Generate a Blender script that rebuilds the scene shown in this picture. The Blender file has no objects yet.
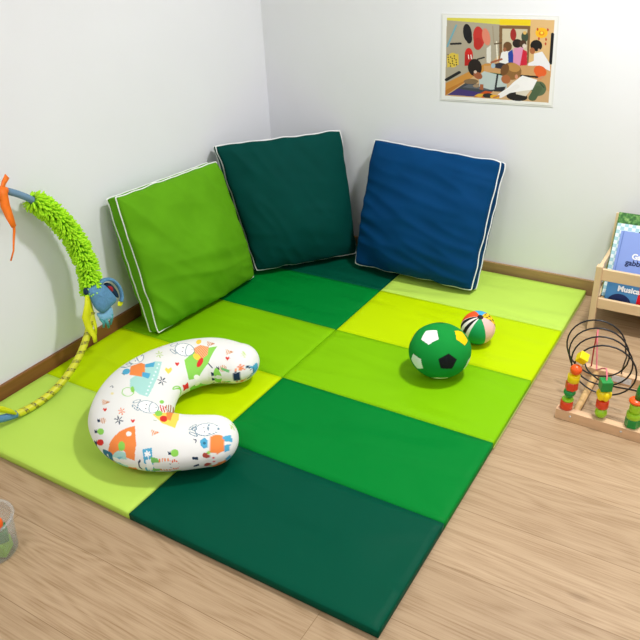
import bpy, bmesh, math, random
import numpy as np
from mathutils import Vector, Matrix, Euler, noise

random.seed(7)
SC = bpy.context.scene
COL = SC.collection
PI = math.pi

# ------------------------------------------------------------------ camera
cd = bpy.data.cameras.new('camera'); cam = bpy.data.objects.new('camera', cd); COL.objects.link(cam)
cam.location = (2.1877, -3.0299, 1.5082); cam.rotation_euler = (1.0638, 0.0433, 0.5460)
cd.sensor_width = 36; cd.lens = 720.73 / 640 * 36; cd.clip_start = .02
SC.camera = cam
# ------------------------------------------------------------------ exposure
SC.view_settings.view_transform = 'Standard'; SC.view_settings.look = 'None'
SC.view_settings.gamma = 1; SC.view_settings.use_curve_mapping = False
SC.view_settings.exposure = -0.06
# ------------------------------------------------------------------ light
W = bpy.data.worlds.new('world'); SC.world = W; W.use_nodes = True
W.node_tree.nodes['Background'].inputs[0].default_value = (.9, .95, 1, 1)
W.node_tree.nodes['Background'].inputs[1].default_value = .3

def area(name, loc, size, power, color, target=None):
    l = bpy.data.lights.new(name, 'AREA'); l.shape = 'SQUARE'; l.size = size
    l.energy = power; l.color = color
    o = bpy.data.objects.new(name, l); COL.objects.link(o); o.location = loc
    if target is not None:
        o.rotation_euler = (Vector(target) - Vector(loc)).to_track_quat('-Z', 'Y').to_euler()
    return o
area('ceiling_lamp_main', (2.05, -.85, 2.58), .24, 58, (.985, .98, 1))
area('ceiling_lamp_rear', (1.0, -3.6, 2.58), .8, 24, (.94, .96, 1))
area('soft_fill_side', (3.7, -2.6, 2.58), .9, 28, (.92, .95, 1))  # large soft fill added from the right, not a fixture of the room

# ------------------------------------------------------------------ helpers
def lin(c):
    if isinstance(c, str):
        c = tuple(int(c[i:i + 2], 16) for i in (0, 2, 4))
    r = []
    for v in c[:3]:
        v = v / 255
        r.append(v / 12.92 if v <= .04045 else ((v + .055) / 1.055) ** 2.4)
    return (r[0], r[1], r[2], 1)

def nodes(name):
    m = bpy.data.materials.new(name); m.use_nodes = True
    nt = m.node_tree; return m, nt, nt.nodes['Principled BSDF']

def mat(name, color, rough=.6, var=.06, nscale=30, bump=0, bscale=60, spec=.3, metal=0, stretch=(1, 1, 1), sheen=0, bdist=.003):
    m, nt, b = nodes(name); N = nt.nodes; L = nt.links
    c = lin(color)
    tc = N.new('ShaderNodeTexCoord'); mp = N.new('ShaderNodeMapping'); mp.inputs['Scale'].default_value = stretch
    L.new(tc.outputs['Object'], mp.inputs['Vector'])
    nz = N.new('ShaderNodeTexNoise'); nz.inputs['Scale'].default_value = nscale; nz.inputs['Detail'].default_value = 4
    L.new(mp.outputs[0], nz.inputs['Vector'])
    rp = N.new('ShaderNodeValToRGB')
    rp.color_ramp.elements[0].position = .3; rp.color_ramp.elements[1].position = .7
    rp.color_ramp.elements[0].color = tuple(max(0, v * (1 - var)) for v in c[:3]) + (1,)
    rp.color_ramp.elements[1].color = tuple(min(1, v * (1 + var)) for v in c[:3]) + (1,)
    L.new(nz.outputs['Fac'], rp.inputs[0]); L.new(rp.outputs[0], b.inputs['Base Color'])
    b.inputs['Roughness'].default_value = rough; b.inputs['Specular IOR Level'].default_value = spec
    b.inputs['Metallic'].default_value = metal
    if sheen: b.inputs['Sheen Weight'].default_value = sheen
    if bump:
        n2 = N.new('ShaderNodeTexNoise'); n2.inputs['Scale'].default_value = bscale; n2.inputs['Detail'].default_value = 3
        L.new(mp.outputs[0], n2.inputs['Vector'])
        bp = N.new('ShaderNodeBump'); bp.inputs['Strength'].default_value = bump; bp.inputs['Distance'].default_value = bdist
        L.new(n2.outputs['Fac'], bp.inputs['Height']); L.new(bp.outputs[0], b.inputs['Normal'])
    return m

def attr_mat(name, rough=.7, spec=.3, bump=.2, bscale=400):
    m, nt, b = nodes(name); N = nt.nodes; L = nt.links
    a = N.new('ShaderNodeAttribute'); a.attribute_name = 'Col'; L.new(a.outputs['Color'], b.inputs['Base Color'])
    b.inputs['Roughness'].default_value = rough; b.inputs['Specular IOR Level'].default_value = spec
    if bump:
        tc = N.new('ShaderNodeTexCoord'); nz = N.new('ShaderNodeTexNoise'); nz.inputs['Scale'].default_value = bscale
        L.new(tc.outputs['Object'], nz.inputs['Vector'])
        bp = N.new('ShaderNodeBump'); bp.inputs['Strength'].default_value = bump; bp.inputs['Distance'].default_value = .001
        L.new(nz.outputs['Fac'], bp.inputs['Height']); L.new(bp.outputs[0], b.inputs['Normal'])
    return m

def paint(me, xy, base, shapes):
    """colour a fine mesh from 2D print shapes given in the surface's own plane"""
    n = len(xy); x = xy[:, 0]; y = xy[:, 1]
    col = np.tile(np.array(lin(base)), (n, 1))
    for s in shapes:
        k = s[0]; c = np.array(lin(s[-1]))
        if k == 'poly' or k == 'stripe':
            P = np.array(s[1]); ins = np.zeros(n, bool)
            x0, y0 = P.min(0); x1, y1 = P.max(0)
            j = len(P) - 1
            for i in range(len(P)):
                xi, yi = P[i]; xj, yj = P[j]
                if yi != yj:
                    cond = ((yi > y) != (yj > y)) & (x < (xj - xi) * (y - yi) / (yj - yi) + xi)
                    ins ^= cond
                j = i
            if k == 'stripe':
                ang, per = s[2], s[3]
                ph = (x * math.cos(ang) + y * math.sin(ang)) / per
                ins &= (ph - np.floor(ph)) < .5
            col[ins] = c
        elif k == 'line':
            P = s[1]; w = s[2] / 2
            for (ax, ay), (bx_, by_) in zip(P[:-1], P[1:]):
                dx, dy = bx_ - ax, by_ - ay; q = dx * dx + dy * dy + 1e-12
                t = np.clip(((x - ax) * dx + (y - ay) * dy) / q, 0, 1)
                d2 = (x - ax - t * dx) ** 2 + (y - ay - t * dy) ** 2
                col[d2 < w * w] = c
        elif k == 'noise':
            P = np.array(s[1]); x0, y0 = P.min(0); x1, y1 = P.max(0); sc, th = s[2], s[3]
            ins = np.nonzero((x > x0) & (x < x1) & (y > y0) & (y < y1))[0]
            for i in ins:
                if noise.noise(Vector((x[i] * sc, y[i] * sc, 3.1))) > th: col[i] = c
    a = me.color_attributes.new('Col', 'FLOAT_COLOR', 'POINT')
    a.data.foreach_set('color', col.astype(np.float32).ravel())

def ell(cx, cy, rx, ry, ang, c, n=20):
    return ('poly', [(cx + rx * math.cos(t) * math.cos(ang) - ry * math.sin(t) * math.sin(ang),
                      cy + rx * math.cos(t) * math.sin(ang) + ry * math.sin(t) * math.cos(ang))
                     for t in [2 * PI * i / n for i in range(n)]], c)

def link(name, me, m=None, parent=None, smooth=False, kind=None):
    o = bpy.data.objects.new(name, me); COL.objects.link(o)
    if m is not None: me.materials.append(m)
    if smooth:
        me.polygons.foreach_set('use_smooth', [True] * len(me.polygons))
    if parent is not None: o.parent = parent
    if kind: o['kind'] = kind
    return o

def mesh_of(bm, name='m'):
    me = bpy.data.meshes.new(name); bmesh.ops.recalc_face_normals(bm, faces=bm.faces); bm.to_mesh(me); bm.free(); return me

def tag(o, label, cat, group=None):
    o['label'] = label; o['category'] = cat
    if group: o['group'] = group
    return o

def empty(name, loc, rz, label, cat, group=None):
    o = bpy.data.objects.new(name, None); COL.objects.link(o); o.location = loc; o.rotation_euler = (0, 0, rz)
    o.empty_display_size = .1
    return tag(o, label, cat, group)

def add_box(bm, c, s, M=None, bevel=0):
    r = bmesh.ops.create_cube(bm, size=1)
    vs = r['verts']
    for v in vs:
        v.co = Vector((v.co.x * s[0] + c[0], v.co.y * s[1] + c[1], v.co.z * s[2] + c[2]))
        if M is not None: v.co = M @ v.co
    if bevel:
        es = list({e for v in vs for e in v.link_edges})
        bmesh.ops.bevel(bm, geom=es, offset=bevel, segments=2, affect='EDGES', profile=.6)

def box(name, lo, hi, m, parent=None, bevel=0, kind=None, smooth=False):
    bm = bmesh.new(); c = [(a + b) / 2 for a, b in zip(lo, hi)]; s = [b - a for a, b in zip(lo, hi)]
    add_box(bm, c, s, None, bevel)
    return link(name, mesh_of(bm), m, parent, smooth, kind)

def sweep(bm, pts, rad, n=10, cap=True, closed=False):
    """tube along points; rad a number or list of numbers or (a,b) pairs"""
    pts = [Vector(p) for p in pts]; N = len(pts); rings = []
    up = None
    for i, p in enumerate(pts):
        if closed: t = pts[(i + 1) % N] - pts[i - 1]
        else: t = pts[min(i + 1, N - 1)] - pts[max(i - 1, 0)]
        t.normalize()
        if up is None:
            a = Vector((0, 0, 1)) if abs(t.z) < .9 else Vector((1, 0, 0))
            up = (a - t * a.dot(t)).normalized()
        else:
            up = (up - t * up.dot(t)).normalized()
        side = t.cross(up)
        r = rad[i] if isinstance(rad, (list, tuple)) else rad
        ra, rb = r if isinstance(r, (list, tuple)) else (r, r)
        rings.append([bm.verts.new(p + side * (ra * math.cos(2 * PI * k / n)) + up * (rb * math.sin(2 * PI * k / n))) for k in range(n)])
    R = range(N) if closed else range(N - 1)
    for i in R:
        a, b = rings[i], rings[(i + 1) % N]
        for k in range(n):
            bm.faces.new((a[k], a[(k + 1) % n], b[(k + 1) % n], b[k]))
    if cap and not closed:
        bm.faces.new(rings[0][::-1]); bm.faces.new(rings[-1])

def tube(name, pts, rad, m, parent=None, n=10, closed=False):
    bm = bmesh.new(); sweep(bm, pts, rad, n, True, closed); return link(name, mesh_of(bm), m, parent, True)

def lathe(bm, prof, c=(0, 0, 0), n=28, M=None):
    rings = []
    for r, z in prof:
        if r < 1e-6: ring = [bm.verts.new(Vector((0, 0, z)))]
        else: ring = [bm.verts.new(Vector((r * math.cos(2 * PI * k / n), r * math.sin(2 * PI * k / n), z))) for k in range(n)]
        for v in ring:
            v.co = (M @ v.co if M is not None else v.co) + Vector(c)
        rings.append(ring)
    for a, b in zip(rings[:-1], rings[1:]):
        for k in range(n):
            k2 = (k + 1) % n
            f = [a[k], a[k2], b[k2], b[k]] if len(a) > 1 and len(b) > 1 else ([a[0], b[k2], b[k]] if len(a) == 1 else [a[k], a[k2], b[0]])
            bm.faces.new(f)
    if len(rings[0]) > 1: bm.faces.new(rings[0][::-1])
    if len(rings[-1]) > 1: bm.faces.new(rings[-1])

def catmull(P, per):
    P = [np.array(p, float) for p in P]; out = []
    Q = [2 * P[0] - P[1]] + P + [2 * P[-1] - P[-2]]
    for i in range(1, len(Q) - 2):
        for k in range(per):
            t = k / per
            out.append(.5 * (2 * Q[i] + (Q[i + 1] - Q[i - 1]) * t + (2 * Q[i - 1] - 5 * Q[i] + 4 * Q[i + 1] - Q[i + 2]) * t * t + (3 * Q[i] - Q[i - 1] - 3 * Q[i + 1] + Q[i + 2]) * t ** 3))
    out.append(P[-1]); return out

# ------------------------------------------------------------------ the room
def wall_mat():
    m = mat('wall_paint', 'e7e8eb', .75, .012, 2.5, .12, 180, .25, bdist=.001); return m
WALL = wall_mat()
def floor_mat():
    m, nt, b = nodes('oak_laminate'); N = nt.nodes; L = nt.links
    tc = N.new('ShaderNodeTexCoord')
    br = N.new('ShaderNodeTexBrick'); br.offset = .37; br.inputs['Scale'].default_value = 1
    br.inputs['Brick Width'].default_value = 2.6; br.inputs['Row Height'].default_value = .2175
    br.inputs['Mortar Size'].default_value = .0012; br.inputs['Mortar Smooth'].default_value = .3
    mpb = N.new('ShaderNodeMapping'); mpb.inputs['Location'].default_value = (1.1, 2.175 + .2175 * 3 - .005, 0)
    L.new(tc.outputs['Object'], mpb.inputs[0]); L.new(mpb.outputs[0], br.inputs['Vector'])
    br.inputs['Color1'].default_value = (0, 0, 0, 1); br.inputs['Color2'].default_value = (1, 1, 1, 1); br.inputs['Mortar'].default_value = (.5, .5, .5, 1)
    # offset grain per plank
    comb = N.new('ShaderNodeVectorMath'); comb.operation = 'MULTIPLY_ADD'
    comb.inputs[1].default_value = (3.7, 9.1, 0)
    L.new(br.outputs['Color'], comb.inputs[0]); L.new(tc.outputs['Object'], comb.inputs[2])
    mp = N.new('ShaderNodeMapping'); mp.inputs['Scale'].default_value = (.55, 3.4, 1); L.new(comb.outputs[0], mp.inputs[0])
    n1 = N.new('ShaderNodeTexNoise'); n1.inputs['Scale'].default_value = 1.5; n1.inputs['Detail'].default_value = 2; n1.inputs['Distortion'].default_value = .6
    L.new(mp.outputs[0], n1.inputs['Vector'])
    # growth rings: sine of the smooth noise field -> cathedral figures
    mu = N.new('ShaderNodeMath'); mu.operation = 'MULTIPLY'; mu.inputs[1].default_value = 95; L.new(n1.outputs['Fac'], mu.inputs[0])
    si = N.new('ShaderNodeMath'); si.operation = 'SINE'; L.new(mu.outputs[0], si.inputs[0])
    mr = N.new('ShaderNodeMapRange'); mr.inputs[1].default_value = -1; mr.inputs[2].default_value = 1; L.new(si.outputs[0], mr.inputs[0])
    mp2 = N.new('ShaderNodeMapping'); mp2.inputs['Scale'].default_value = (1.6, 80, 1); L.new(comb.outputs[0], mp2.inputs[0])
    n2 = N.new('ShaderNodeTexNoise'); n2.inputs['Scale'].default_value = 2.2; n2.inputs['Detail'].default_value = 7; n2.inputs['Roughness'].default_value = .75; L.new(mp2.outputs[0], n2.inputs['Vector'])
    mp3 = N.new('ShaderNodeMapping'); mp3.inputs['Scale'].default_value = (.9, 3, 1); L.new(comb.outputs[0], mp3.inputs[0])
    n3 = N.new('ShaderNodeTexNoise'); n3.inputs['Scale'].default_value = 1.6; n3.inputs['Detail'].default_value = 3; L.new(mp3.outputs[0], n3.inputs['Vector'])
    # weights
    ga = N.new('ShaderNodeMath'); ga.operation = 'MULTIPLY'; L.new(mr.outputs[0], ga.inputs[0]); L.new(n3.outputs['Fac'], ga.inputs[1])
    a1 = N.new('ShaderNodeMath'); a1.operation = 'MULTIPLY_ADD'; a1.inputs[1].default_value = .2; L.new(ga.outputs[0], a1.inputs[0])
    a2 = N.new('ShaderNodeMath'); a2.operation = 'MULTIPLY_ADD'; a2.inputs[1].default_value = .85; L.new(n2.outputs['Fac'], a2.inputs[0]); a2.inputs[2].default_value = 0
    L.new(a2.outputs[0], a1.inputs[2])
    rp = N.new('ShaderNodeValToRGB'); e = rp.color_ramp.elements
    e[0].position = .25; e[0].color = lin('8c6d48'); e[1].position = .72; e[1].color = lin('c4a987')
    x = e.new(.47); x.color = lin('b29674')
    L.new(a1.outputs[0], rp.inputs[0])
    # knots
    vo = N.new('ShaderNodeTexVoronoi'); vo.inputs['Scale'].default_value = 2.6; vo.inputs['Randomness'].default_value = 1
    mp4 = N.new('ShaderNodeMapping'); mp4.inputs['Scale'].default_value = (.75, 1.9, 1); L.new(comb.outputs[0], mp4.inputs[0]); L.new(mp4.outputs[0], vo.inputs['Vector'])
    kr = N.new('ShaderNodeMapRange'); kr.inputs[1].default_value = .015; kr.inputs[2].default_value = .075; kr.inputs[3].default_value = .55; kr.inputs[4].default_value = 0; L.new(vo.outputs['Distance'], kr.inputs[0])
    k = N.new('ShaderNodeMix'); k.data_type = 'RGBA'; L.new(kr.outputs[0], k.inputs[0]); L.new(rp.outputs[0], k.inputs[6]); k.inputs[7].default_value = lin('6b5236')
    # plank tone
    tone = N.new('ShaderNodeMix'); tone.data_type = 'RGBA'; tone.blend_type = 'MULTIPLY'; tone.inputs[0].default_value = 1
    tr = N.new('ShaderNodeValToRGB'); tr.color_ramp.elements[0].color = (.88, .87, .85, 1); tr.color_ramp.elements[1].color = (1.0, 1.0, 1.0, 1)
    L.new(br.outputs['Color'], tr.inputs[0]); L.new(k.outputs[2], tone.inputs[6]); L.new(tr.outputs[0], tone.inputs[7])
    se = N.new('ShaderNodeMix'); se.data_type = 'RGBA'; L.new(br.outputs['Fac'], se.inputs[0]); L.new(tone.outputs[2], se.inputs[6]); se.inputs[7].default_value = lin('8a6f4e')
    L.new(se.outputs[2], b.inputs['Base Color'])
    b.inputs['Roughness'].default_value = .5; b.inputs['Specular IOR Level'].default_value = .35
    bp = N.new('ShaderNodeBump'); bp.inputs['Strength'].default_value = .15; bp.inputs['Distance'].default_value = .001; L.new(n2.outputs['Fac'], bp.inputs['Height']); L.new(bp.outputs[0], b.inputs['Normal'])
    return m
RX, RY, RZ = 4.6, -5.0, 2.6
box('floor', (-.1, RY - .1, -.1), (RX + .1, .1, 0), floor_mat(), kind='structure')
box('wall_left', (-.1, RY, 0), (0, 0, RZ), WALL, kind='structure')
box('wall_back', (-.1, 0, 0), (RX + .1, .1, RZ), WALL, kind='structure')
box('wall_right', (RX, RY, 0), (RX + .1, 0, RZ), WALL, kind='structure')
box('wall_front', (-.1, RY - .1, 0), (RX + .1, RY, RZ), WALL, kind='structure')
box('ceiling', (-.1, RY - .1, RZ), (RX + .1, .1, RZ + .1), mat('ceiling_paint', 'eeeeec', .8, .01, 2), kind='structure')
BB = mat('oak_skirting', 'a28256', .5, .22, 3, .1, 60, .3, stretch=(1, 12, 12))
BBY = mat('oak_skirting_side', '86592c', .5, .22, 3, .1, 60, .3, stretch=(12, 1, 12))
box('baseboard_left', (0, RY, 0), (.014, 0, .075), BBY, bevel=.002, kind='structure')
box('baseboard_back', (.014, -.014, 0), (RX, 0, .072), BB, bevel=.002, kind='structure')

# ------------------------------------------------------------------ folding mats
MH = .0295; X0 = .0217; Y0 = .0222; D = .40; WL = .8269; WR = .8143
VC = {'dark': '004a35', 'green': '007a2c', 'leaf': '7dba06', 'bright': 'b8d600', 'light': 'b8da58'}
def vinyl(name, c):
    m, nt, b = nodes('vinyl_' + name); N = nt.nodes; L = nt.links
    tc = N.new('ShaderNodeTexCoord'); mp = N.new('ShaderNodeMapping')
    mp.inputs['Rotation'].default_value = (0, 0, .75); mp.inputs['Scale'].default_value = (1.2, 3.2, 1)
    L.new(tc.outputs['Object'], mp.inputs[0])
    nz = N.new('ShaderNodeTexNoise'); nz.inputs['Scale'].default_value = 1.6; nz.inputs['Detail'].default_value = 1; nz.inputs['Distortion'].default_value = .5
    L.new(mp.outputs[0], nz.inputs['Vector'])
    c = lin(c)
    b.inputs['Base Color'].default_value = c
    b.inputs['Roughness'].default_value = .5; b.inputs['Specular IOR Level'].default_value = .06
    mr = N.new('ShaderNodeMapRange'); mr.inputs[1].default_value = .38; mr.inputs[2].default_value = .62; mr.interpolation_type = 'SMOOTHSTEP'
    L.new(nz.outputs['Fac'], mr.inputs[0])
    bp = N.new('ShaderNodeBump'); bp.inputs['Strength'].default_value = .3; bp.inputs['Distance'].default_value = .034
    L.new(mr.outputs[0], bp.inputs['Height']); L.new(bp.outputs[0], b.inputs['Normal'])
    return m
VM = {k: vinyl(k, v) for k, v in VC.items()}
def folding_mat(x0, x1, order, label, seed):
    root = empty('folding_mat', ((x0 + x1) / 2, -Y0 - 2.5 * D, 0), 0, label, 'play mat', 'folding foam mats covering the corner')
    cx = (x0 + x1) / 2; w = (x1 - x0) / 2 - .0015
    for k, cn in enumerate(order):
        yc = 2.5 * D - (k + .5) * D
        bm = bmesh.new(); nx, ny = 36, 18; hy = D / 2 - .0004; e = .006
        top = {}
        for i in range(nx + 1):
            for j in range(ny + 1):
                u = -1 + 2 * i / nx; v = -1 + 2 * j / ny
                z = MH - .0008 + .0025 * noise.noise(Vector((u * 3 + seed, v * 1.5 + k * 5, seed))) * (1 - u * u) * (1 - v * v)
                z = z + .0012 * (1 - u ** 4) * (1 - v ** 4)
                top[i, j] = bm.verts.new((u * (w - e * .5), yc + v * (hy - (e * .5 if (k == 0 and j == ny) or (k == len(order) - 1 and j == 0) else .001)), z))
        for i in range(nx):
            for j in range(ny):
                bm.faces.new((top[i, j], top[i + 1, j], top[i + 1, j + 1], top[i, j + 1]))
        ring = [(i, 0) for i in range(nx)] + [(nx, j) for j in range(ny)] + [(i, ny) for i in range(nx, 0, -1)] + [(0, j) for j in range(ny, 0, -1)]
        prev = [top[q] for q in ring]
        for (gx, z) in ((1, MH - .004), (1, .004), (.6, .0005)):
            cur = []
            for (i, j) in ring:
                t = top[i, j].co
                x = (1 if i == nx else -1 if i == 0 else 0); y = (1 if j == ny else -1 if j == 0 else 0)
                nx_ = x * (w - (0 if gx == 1 else .003)) if x else t.x
                ny_ = yc + y * (hy - (0 if gx == 1 else .003)) if y else t.y
                cur.append(bm.verts.new((nx_, ny_, z)))
            for a in range(len(ring)):
                b = (a + 1) % len(ring); bm.faces.new((prev[a], prev[b], cur[b], cur[a]))
            prev = cur
        bm.faces.new(prev[::-1])
        p = link('panel', mesh_of(bm), VM[cn], root, True)
        p['label'] = {'dark': 'dark bottle-green vinyl panel', 'green': 'emerald green vinyl panel', 'leaf': 'leaf green vinyl panel', 'bright': 'bright yellow-green vinyl panel', 'light': 'pale lime vinyl panel'}[cn]
    return root
folding_mat(X0, X0 + WL, ['dark', 'green', 'leaf', 'bright', 'light'], 'left folding mat along the wall under the nursing pillow, pale lime at its near end', 1.3)
rm = folding_mat(X0 + WL, X0 + WL + WR, ['light', 'bright', 'leaf', 'green', 'dark'], 'right folding mat under the two balls, dark green at its near end', 8.1)
ZIP = mat('zip_tape', 'a8a860', .6)
box('zip', (WR / 2 - .002, -2.5 * D + .8, .0035), (WR / 2 + .0018, 2.5 * D - .01, .0065), ZIP, rm)

# ------------------------------------------------------------------ cushions
PIPE = mat('white_piping', 'f0f2ee', .6)
def cloth_mat(name, c, rough=.75, sheen=.1):
    return mat(name, c, rough, .05, 12, .25, 500, .07, sheen=0, bdist=.0006)
def cushion(label, loc, rot, corners, color, seed, puff=.092, T=.052, wr=1.0, wa=.6):
    root = bpy.data.objects.new('cushion', None); COL.objects.link(root)
    root.location = loc; root.rotation_euler = rot; root.empty_display_size = .1
    tag(root, label, 'cushion', 'square cushions leaning in the corner')
    tl, tr, br_, bl = [Vector((c[0], c[1], 0)) for c in corners]
    N = 72
    def outline(u, v, side):
        a = (u + 1) / 2; b = (v + 1) / 2
        p = (bl * (1 - a) + br_ * a) * (1 - b) + (tl * (1 - a) + tr * a) * b
        c = (tl + tr + br_ + bl) / 4
        # edges draw in between the corners
        pin = .012 * (max(abs(u), abs(v)) ** 3)
        eu = 1 - pin * (1 - v * v) * (abs(u) ** 2); ev = 1 - pin * (1 - u * u) * (abs(v) ** 2)
        rc = 1 - .012 * (u * u * v * v) ** 7; eu *= rc; ev *= rc
        w = .006 * noise.noise(Vector((u * 4 + seed, v * 4, side * 3.)))
        return Vector((c.x + (p.x - c.x) * eu + w, c.y + (p.y - c.y) * ev + w, 0))
    def surf(u, v, side):
        p = outline(u, v, side)
        f = max(0, (1 - u ** 2)) ** .5 * max(0, (1 - v ** 2)) ** .5
        sag = 1 + .25 * (-v) * (1 - v * v)
        z = T / 2 + puff * f * sag
        # creases: radiate from the corners and run along the hems
        ang = seed * 1.7
        x, y = p.x, p.y
        q1 = noise.noise(Vector(((x * math.cos(wa) + y * math.sin(wa)) * 17 + seed, (-x * math.sin(wa) + y * math.cos(wa)) * 3.2, seed)))
        q2 = noise.noise(Vector((x * 3.4 + seed * 2, (y + .25 * x) * 17, seed + 4)))
        q3 = noise.noise(Vector((x * 7, y * 7, seed + 9)))
        edge = (abs(u) ** 3 + abs(v) ** 3) / 2
        r = lambda q: 1 - abs(q) * 2.2
        amp = .013 * wr * (f ** .5)
        z += amp * (r(q1) * (.35 + edge) + r(q2) * .55 * (.4 + max(0, -v)) + q3 * 1.0)
        over = .013 * (1 - max(abs(u), abs(v)) ** 40)
        ox_ = over * (abs(u) ** 5) * (1 if u > 0 else -1) * math.sqrt(max(0, 1 - v * v))
        oy_ = over * 1.1 * (abs(v) ** 5) * (.5 if v > 0 else -1) * math.sqrt(max(0, 1 - u * u))
        return Vector((p.x + ox_, p.y + oy_, side * z))
    MW = Matrix.Translation(loc) @ Euler(rot).to_matrix().to_4x4(); MI = MW.inverted()
    def settle(p):      # soft cloth gives way where it meets the mat and the walls
        w = MW @ p
        w.z = max(w.z, MH + .0035); w.x = max(w.x, .006); w.y = min(w.y, -.006)
        return MI @ w
    bm = bmesh.new(); G = {}
    for side in (1, -1):
        for i in range(N + 1):
            for j in range(N + 1):
                u = -1 + 2 * i / N; v = -1 + 2 * j / N
                u = math.sin(u * PI / 2) * .5 + u * .5; v = math.sin(v * PI / 2) * .5 + v * .5
                G[side, i, j] = bm.verts.new(settle(surf(u, v, side)))
        for i in range(N):
            for j in range(N):
                bm.faces.new((G[side, i, j], G[side, i + 1, j], G[side, i + 1, j + 1], G[side, i, j + 1]))
    ring = [(i, 0) for i in range(N)] + [(N, j) for j in range(N)] + [(i, N) for i in range(N, 0, -1)] + [(0, j) for j in range(N, 0, -1)]
    mids = []
    for q in ring:
        a = G[(1,) + q].co; b = G[(-1,) + q].co; m_ = (a + b) / 2
        d = Vector((m_.x, m_.y, 0)) - (tl + tr + br_ + bl) / 4; d.normalize()
        mids.append(bm.verts.new(settle(m_ + d * .004)))
    for a in range(len(ring)):
        b = (a + 1) % len(ring)
        bm.faces.new((G[(1,) + ring[a]], G[(1,) + ring[b]], mids[b], mids[a]))
        bm.faces.new((mids[a], mids[b], G[(-1,) + ring[b]], G[(-1,) + ring[a]]))
    loops = {s: [G[(s,) + q].co.copy() for q in ring] for s in (1, -1)}
    link('cover', mesh_of(bm), color, root, True)
    cc = (tl + tr + br_ + bl) / 4
    for s in (1, -1):
        pts = []
        for p in loops[s]:
            d = Vector((p.x - cc.x, p.y - cc.y, 0)).normalized()
            pts.append(settle(p + d * .0025 + Vector((0, 0, s * .001))))
        o = tube('piping', pts, .0028, PIPE, root, 6, True)
    return root
CG = cloth_mat('cotton_apple_green', '5d9c14'); CD = cloth_mat('cotton_bottle_green', '013f39'); CB = cloth_mat('cotton_royal_blue', '033a67')
cushion('royal blue square cushion with white piping, leaning on the back wall', (.9345, -.2592, .0438), (1.2103, .0077, -.0504),
        [(-.311, .586), (.311, .566), (.300, .007), (-.298, .001)], CB, 2.1, wa=1.35, wr=.9)
cushion('dark bottle-green square cushion with white piping, set across the room corner', (.3666, -.3793, .0425), (1.2887, .0024, .8976),
        [(-.304, .606), (.303, .599), (.306, .004), (-.205, .010)], CD, 5.3, wr=.8)
cushion('apple green square cushion with white piping, leaning on the left wall', (.221, -.9037, .0392), (1.3268, .0082, 1.5156),
        [(-.294, .572), (.288, .564), (.316, .004), (-.307, .003)], CG, 9.7, wr=1.15)

# ------------------------------------------------------------------ nursing pillow
PILLOW_PRINT = []
def nursing_pillow():
    st = [(0.716, -1.317, .095, .064), (0.626, -1.345, .115, .071), (0.561, -1.41, .125, .074), (0.521, -1.51, .132, .075), (0.531, -1.62, .140, .075), (0.601, -1.735, .140, .074),
          (0.706, -1.80, .125, .072), (0.816, -1.78, .113, .070), (0.921, -1.715, .098, .066)]
    P = catmull([(a, b, c, d) for a, b, c, d in st], 80)
    bm = bmesh.new(); n = 300; rings = []
    zc = MH + .004 + .072
    for i, q in enumerate(P):
        t = P[min(i + 1, len(P) - 1)][:2] - P[max(i - 1, 0)][:2]; t = t / np.linalg.norm(t)
        s = np.array([-t[1], t[0]])
        ring = []
        for k in range(n):
            a = 2 * PI * k / n
            ca, sa = math.cos(a), math.sin(a)
            rr = 1 + .012 * noise.noise(Vector((i * .014, ca * 2, sa * 2)))
            z = q[3] * sa * rr
            zz = max(zc + z, MH + .002 + .006 * (1 - abs(sa)))
            ring.append(bm.verts.new((q[0] + s[0] * q[2] * ca * rr, q[1] + s[1] * q[2] * ca * rr, zz)))
        rings.append(ring)
    for a, b in zip(rings[:-1], rings[1:]):
        for k in range(n):
            bm.faces.new((a[k], a[(k + 1) % n], b[(k + 1) % n], b[k]))
    # rounded ends
    for ring, q, q2 in ((rings[0], P[0], P[1]), (rings[-1], P[-1], P[-2])):
        d = q[:2] - q2[:2]; d = d / np.linalg.norm(d); prev = ring
        c = Vector((q[0], q[1], zc))
        for s_ in range(1, 21):
            f = math.cos(s_ / 21 * PI / 2); off = math.sin(s_ / 21 * PI / 2) * .085
            cur = []
            for v in ring:
                w = v.co - c
                cur.append(bm.verts.new(c + w * f + Vector((d[0] * off, d[1] * off, 0))))
            for k in range(n): bm.faces.new((prev[k], prev[(k + 1) % n], cur[(k + 1) % n], cur[k]))
            prev = cur
        bm.faces.new(prev)
    me = mesh_of(bm)
    xyz = np.empty(len(me.vertices) * 3); me.vertices.foreach_get('co', xyz); xyz = xyz.reshape(-1, 3)
    paint(me, xyz[:, :2], 'e9e8e3', PILLOW_PRINT)
    o = link('nursing_pillow', me, attr_mat('printed_cotton', .8, .2, .12, 500), None, True)
    tag(o, 'white C-shaped nursing pillow printed with donkeys, fruit and flowers', 'nursing pillow')
    return o
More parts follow.
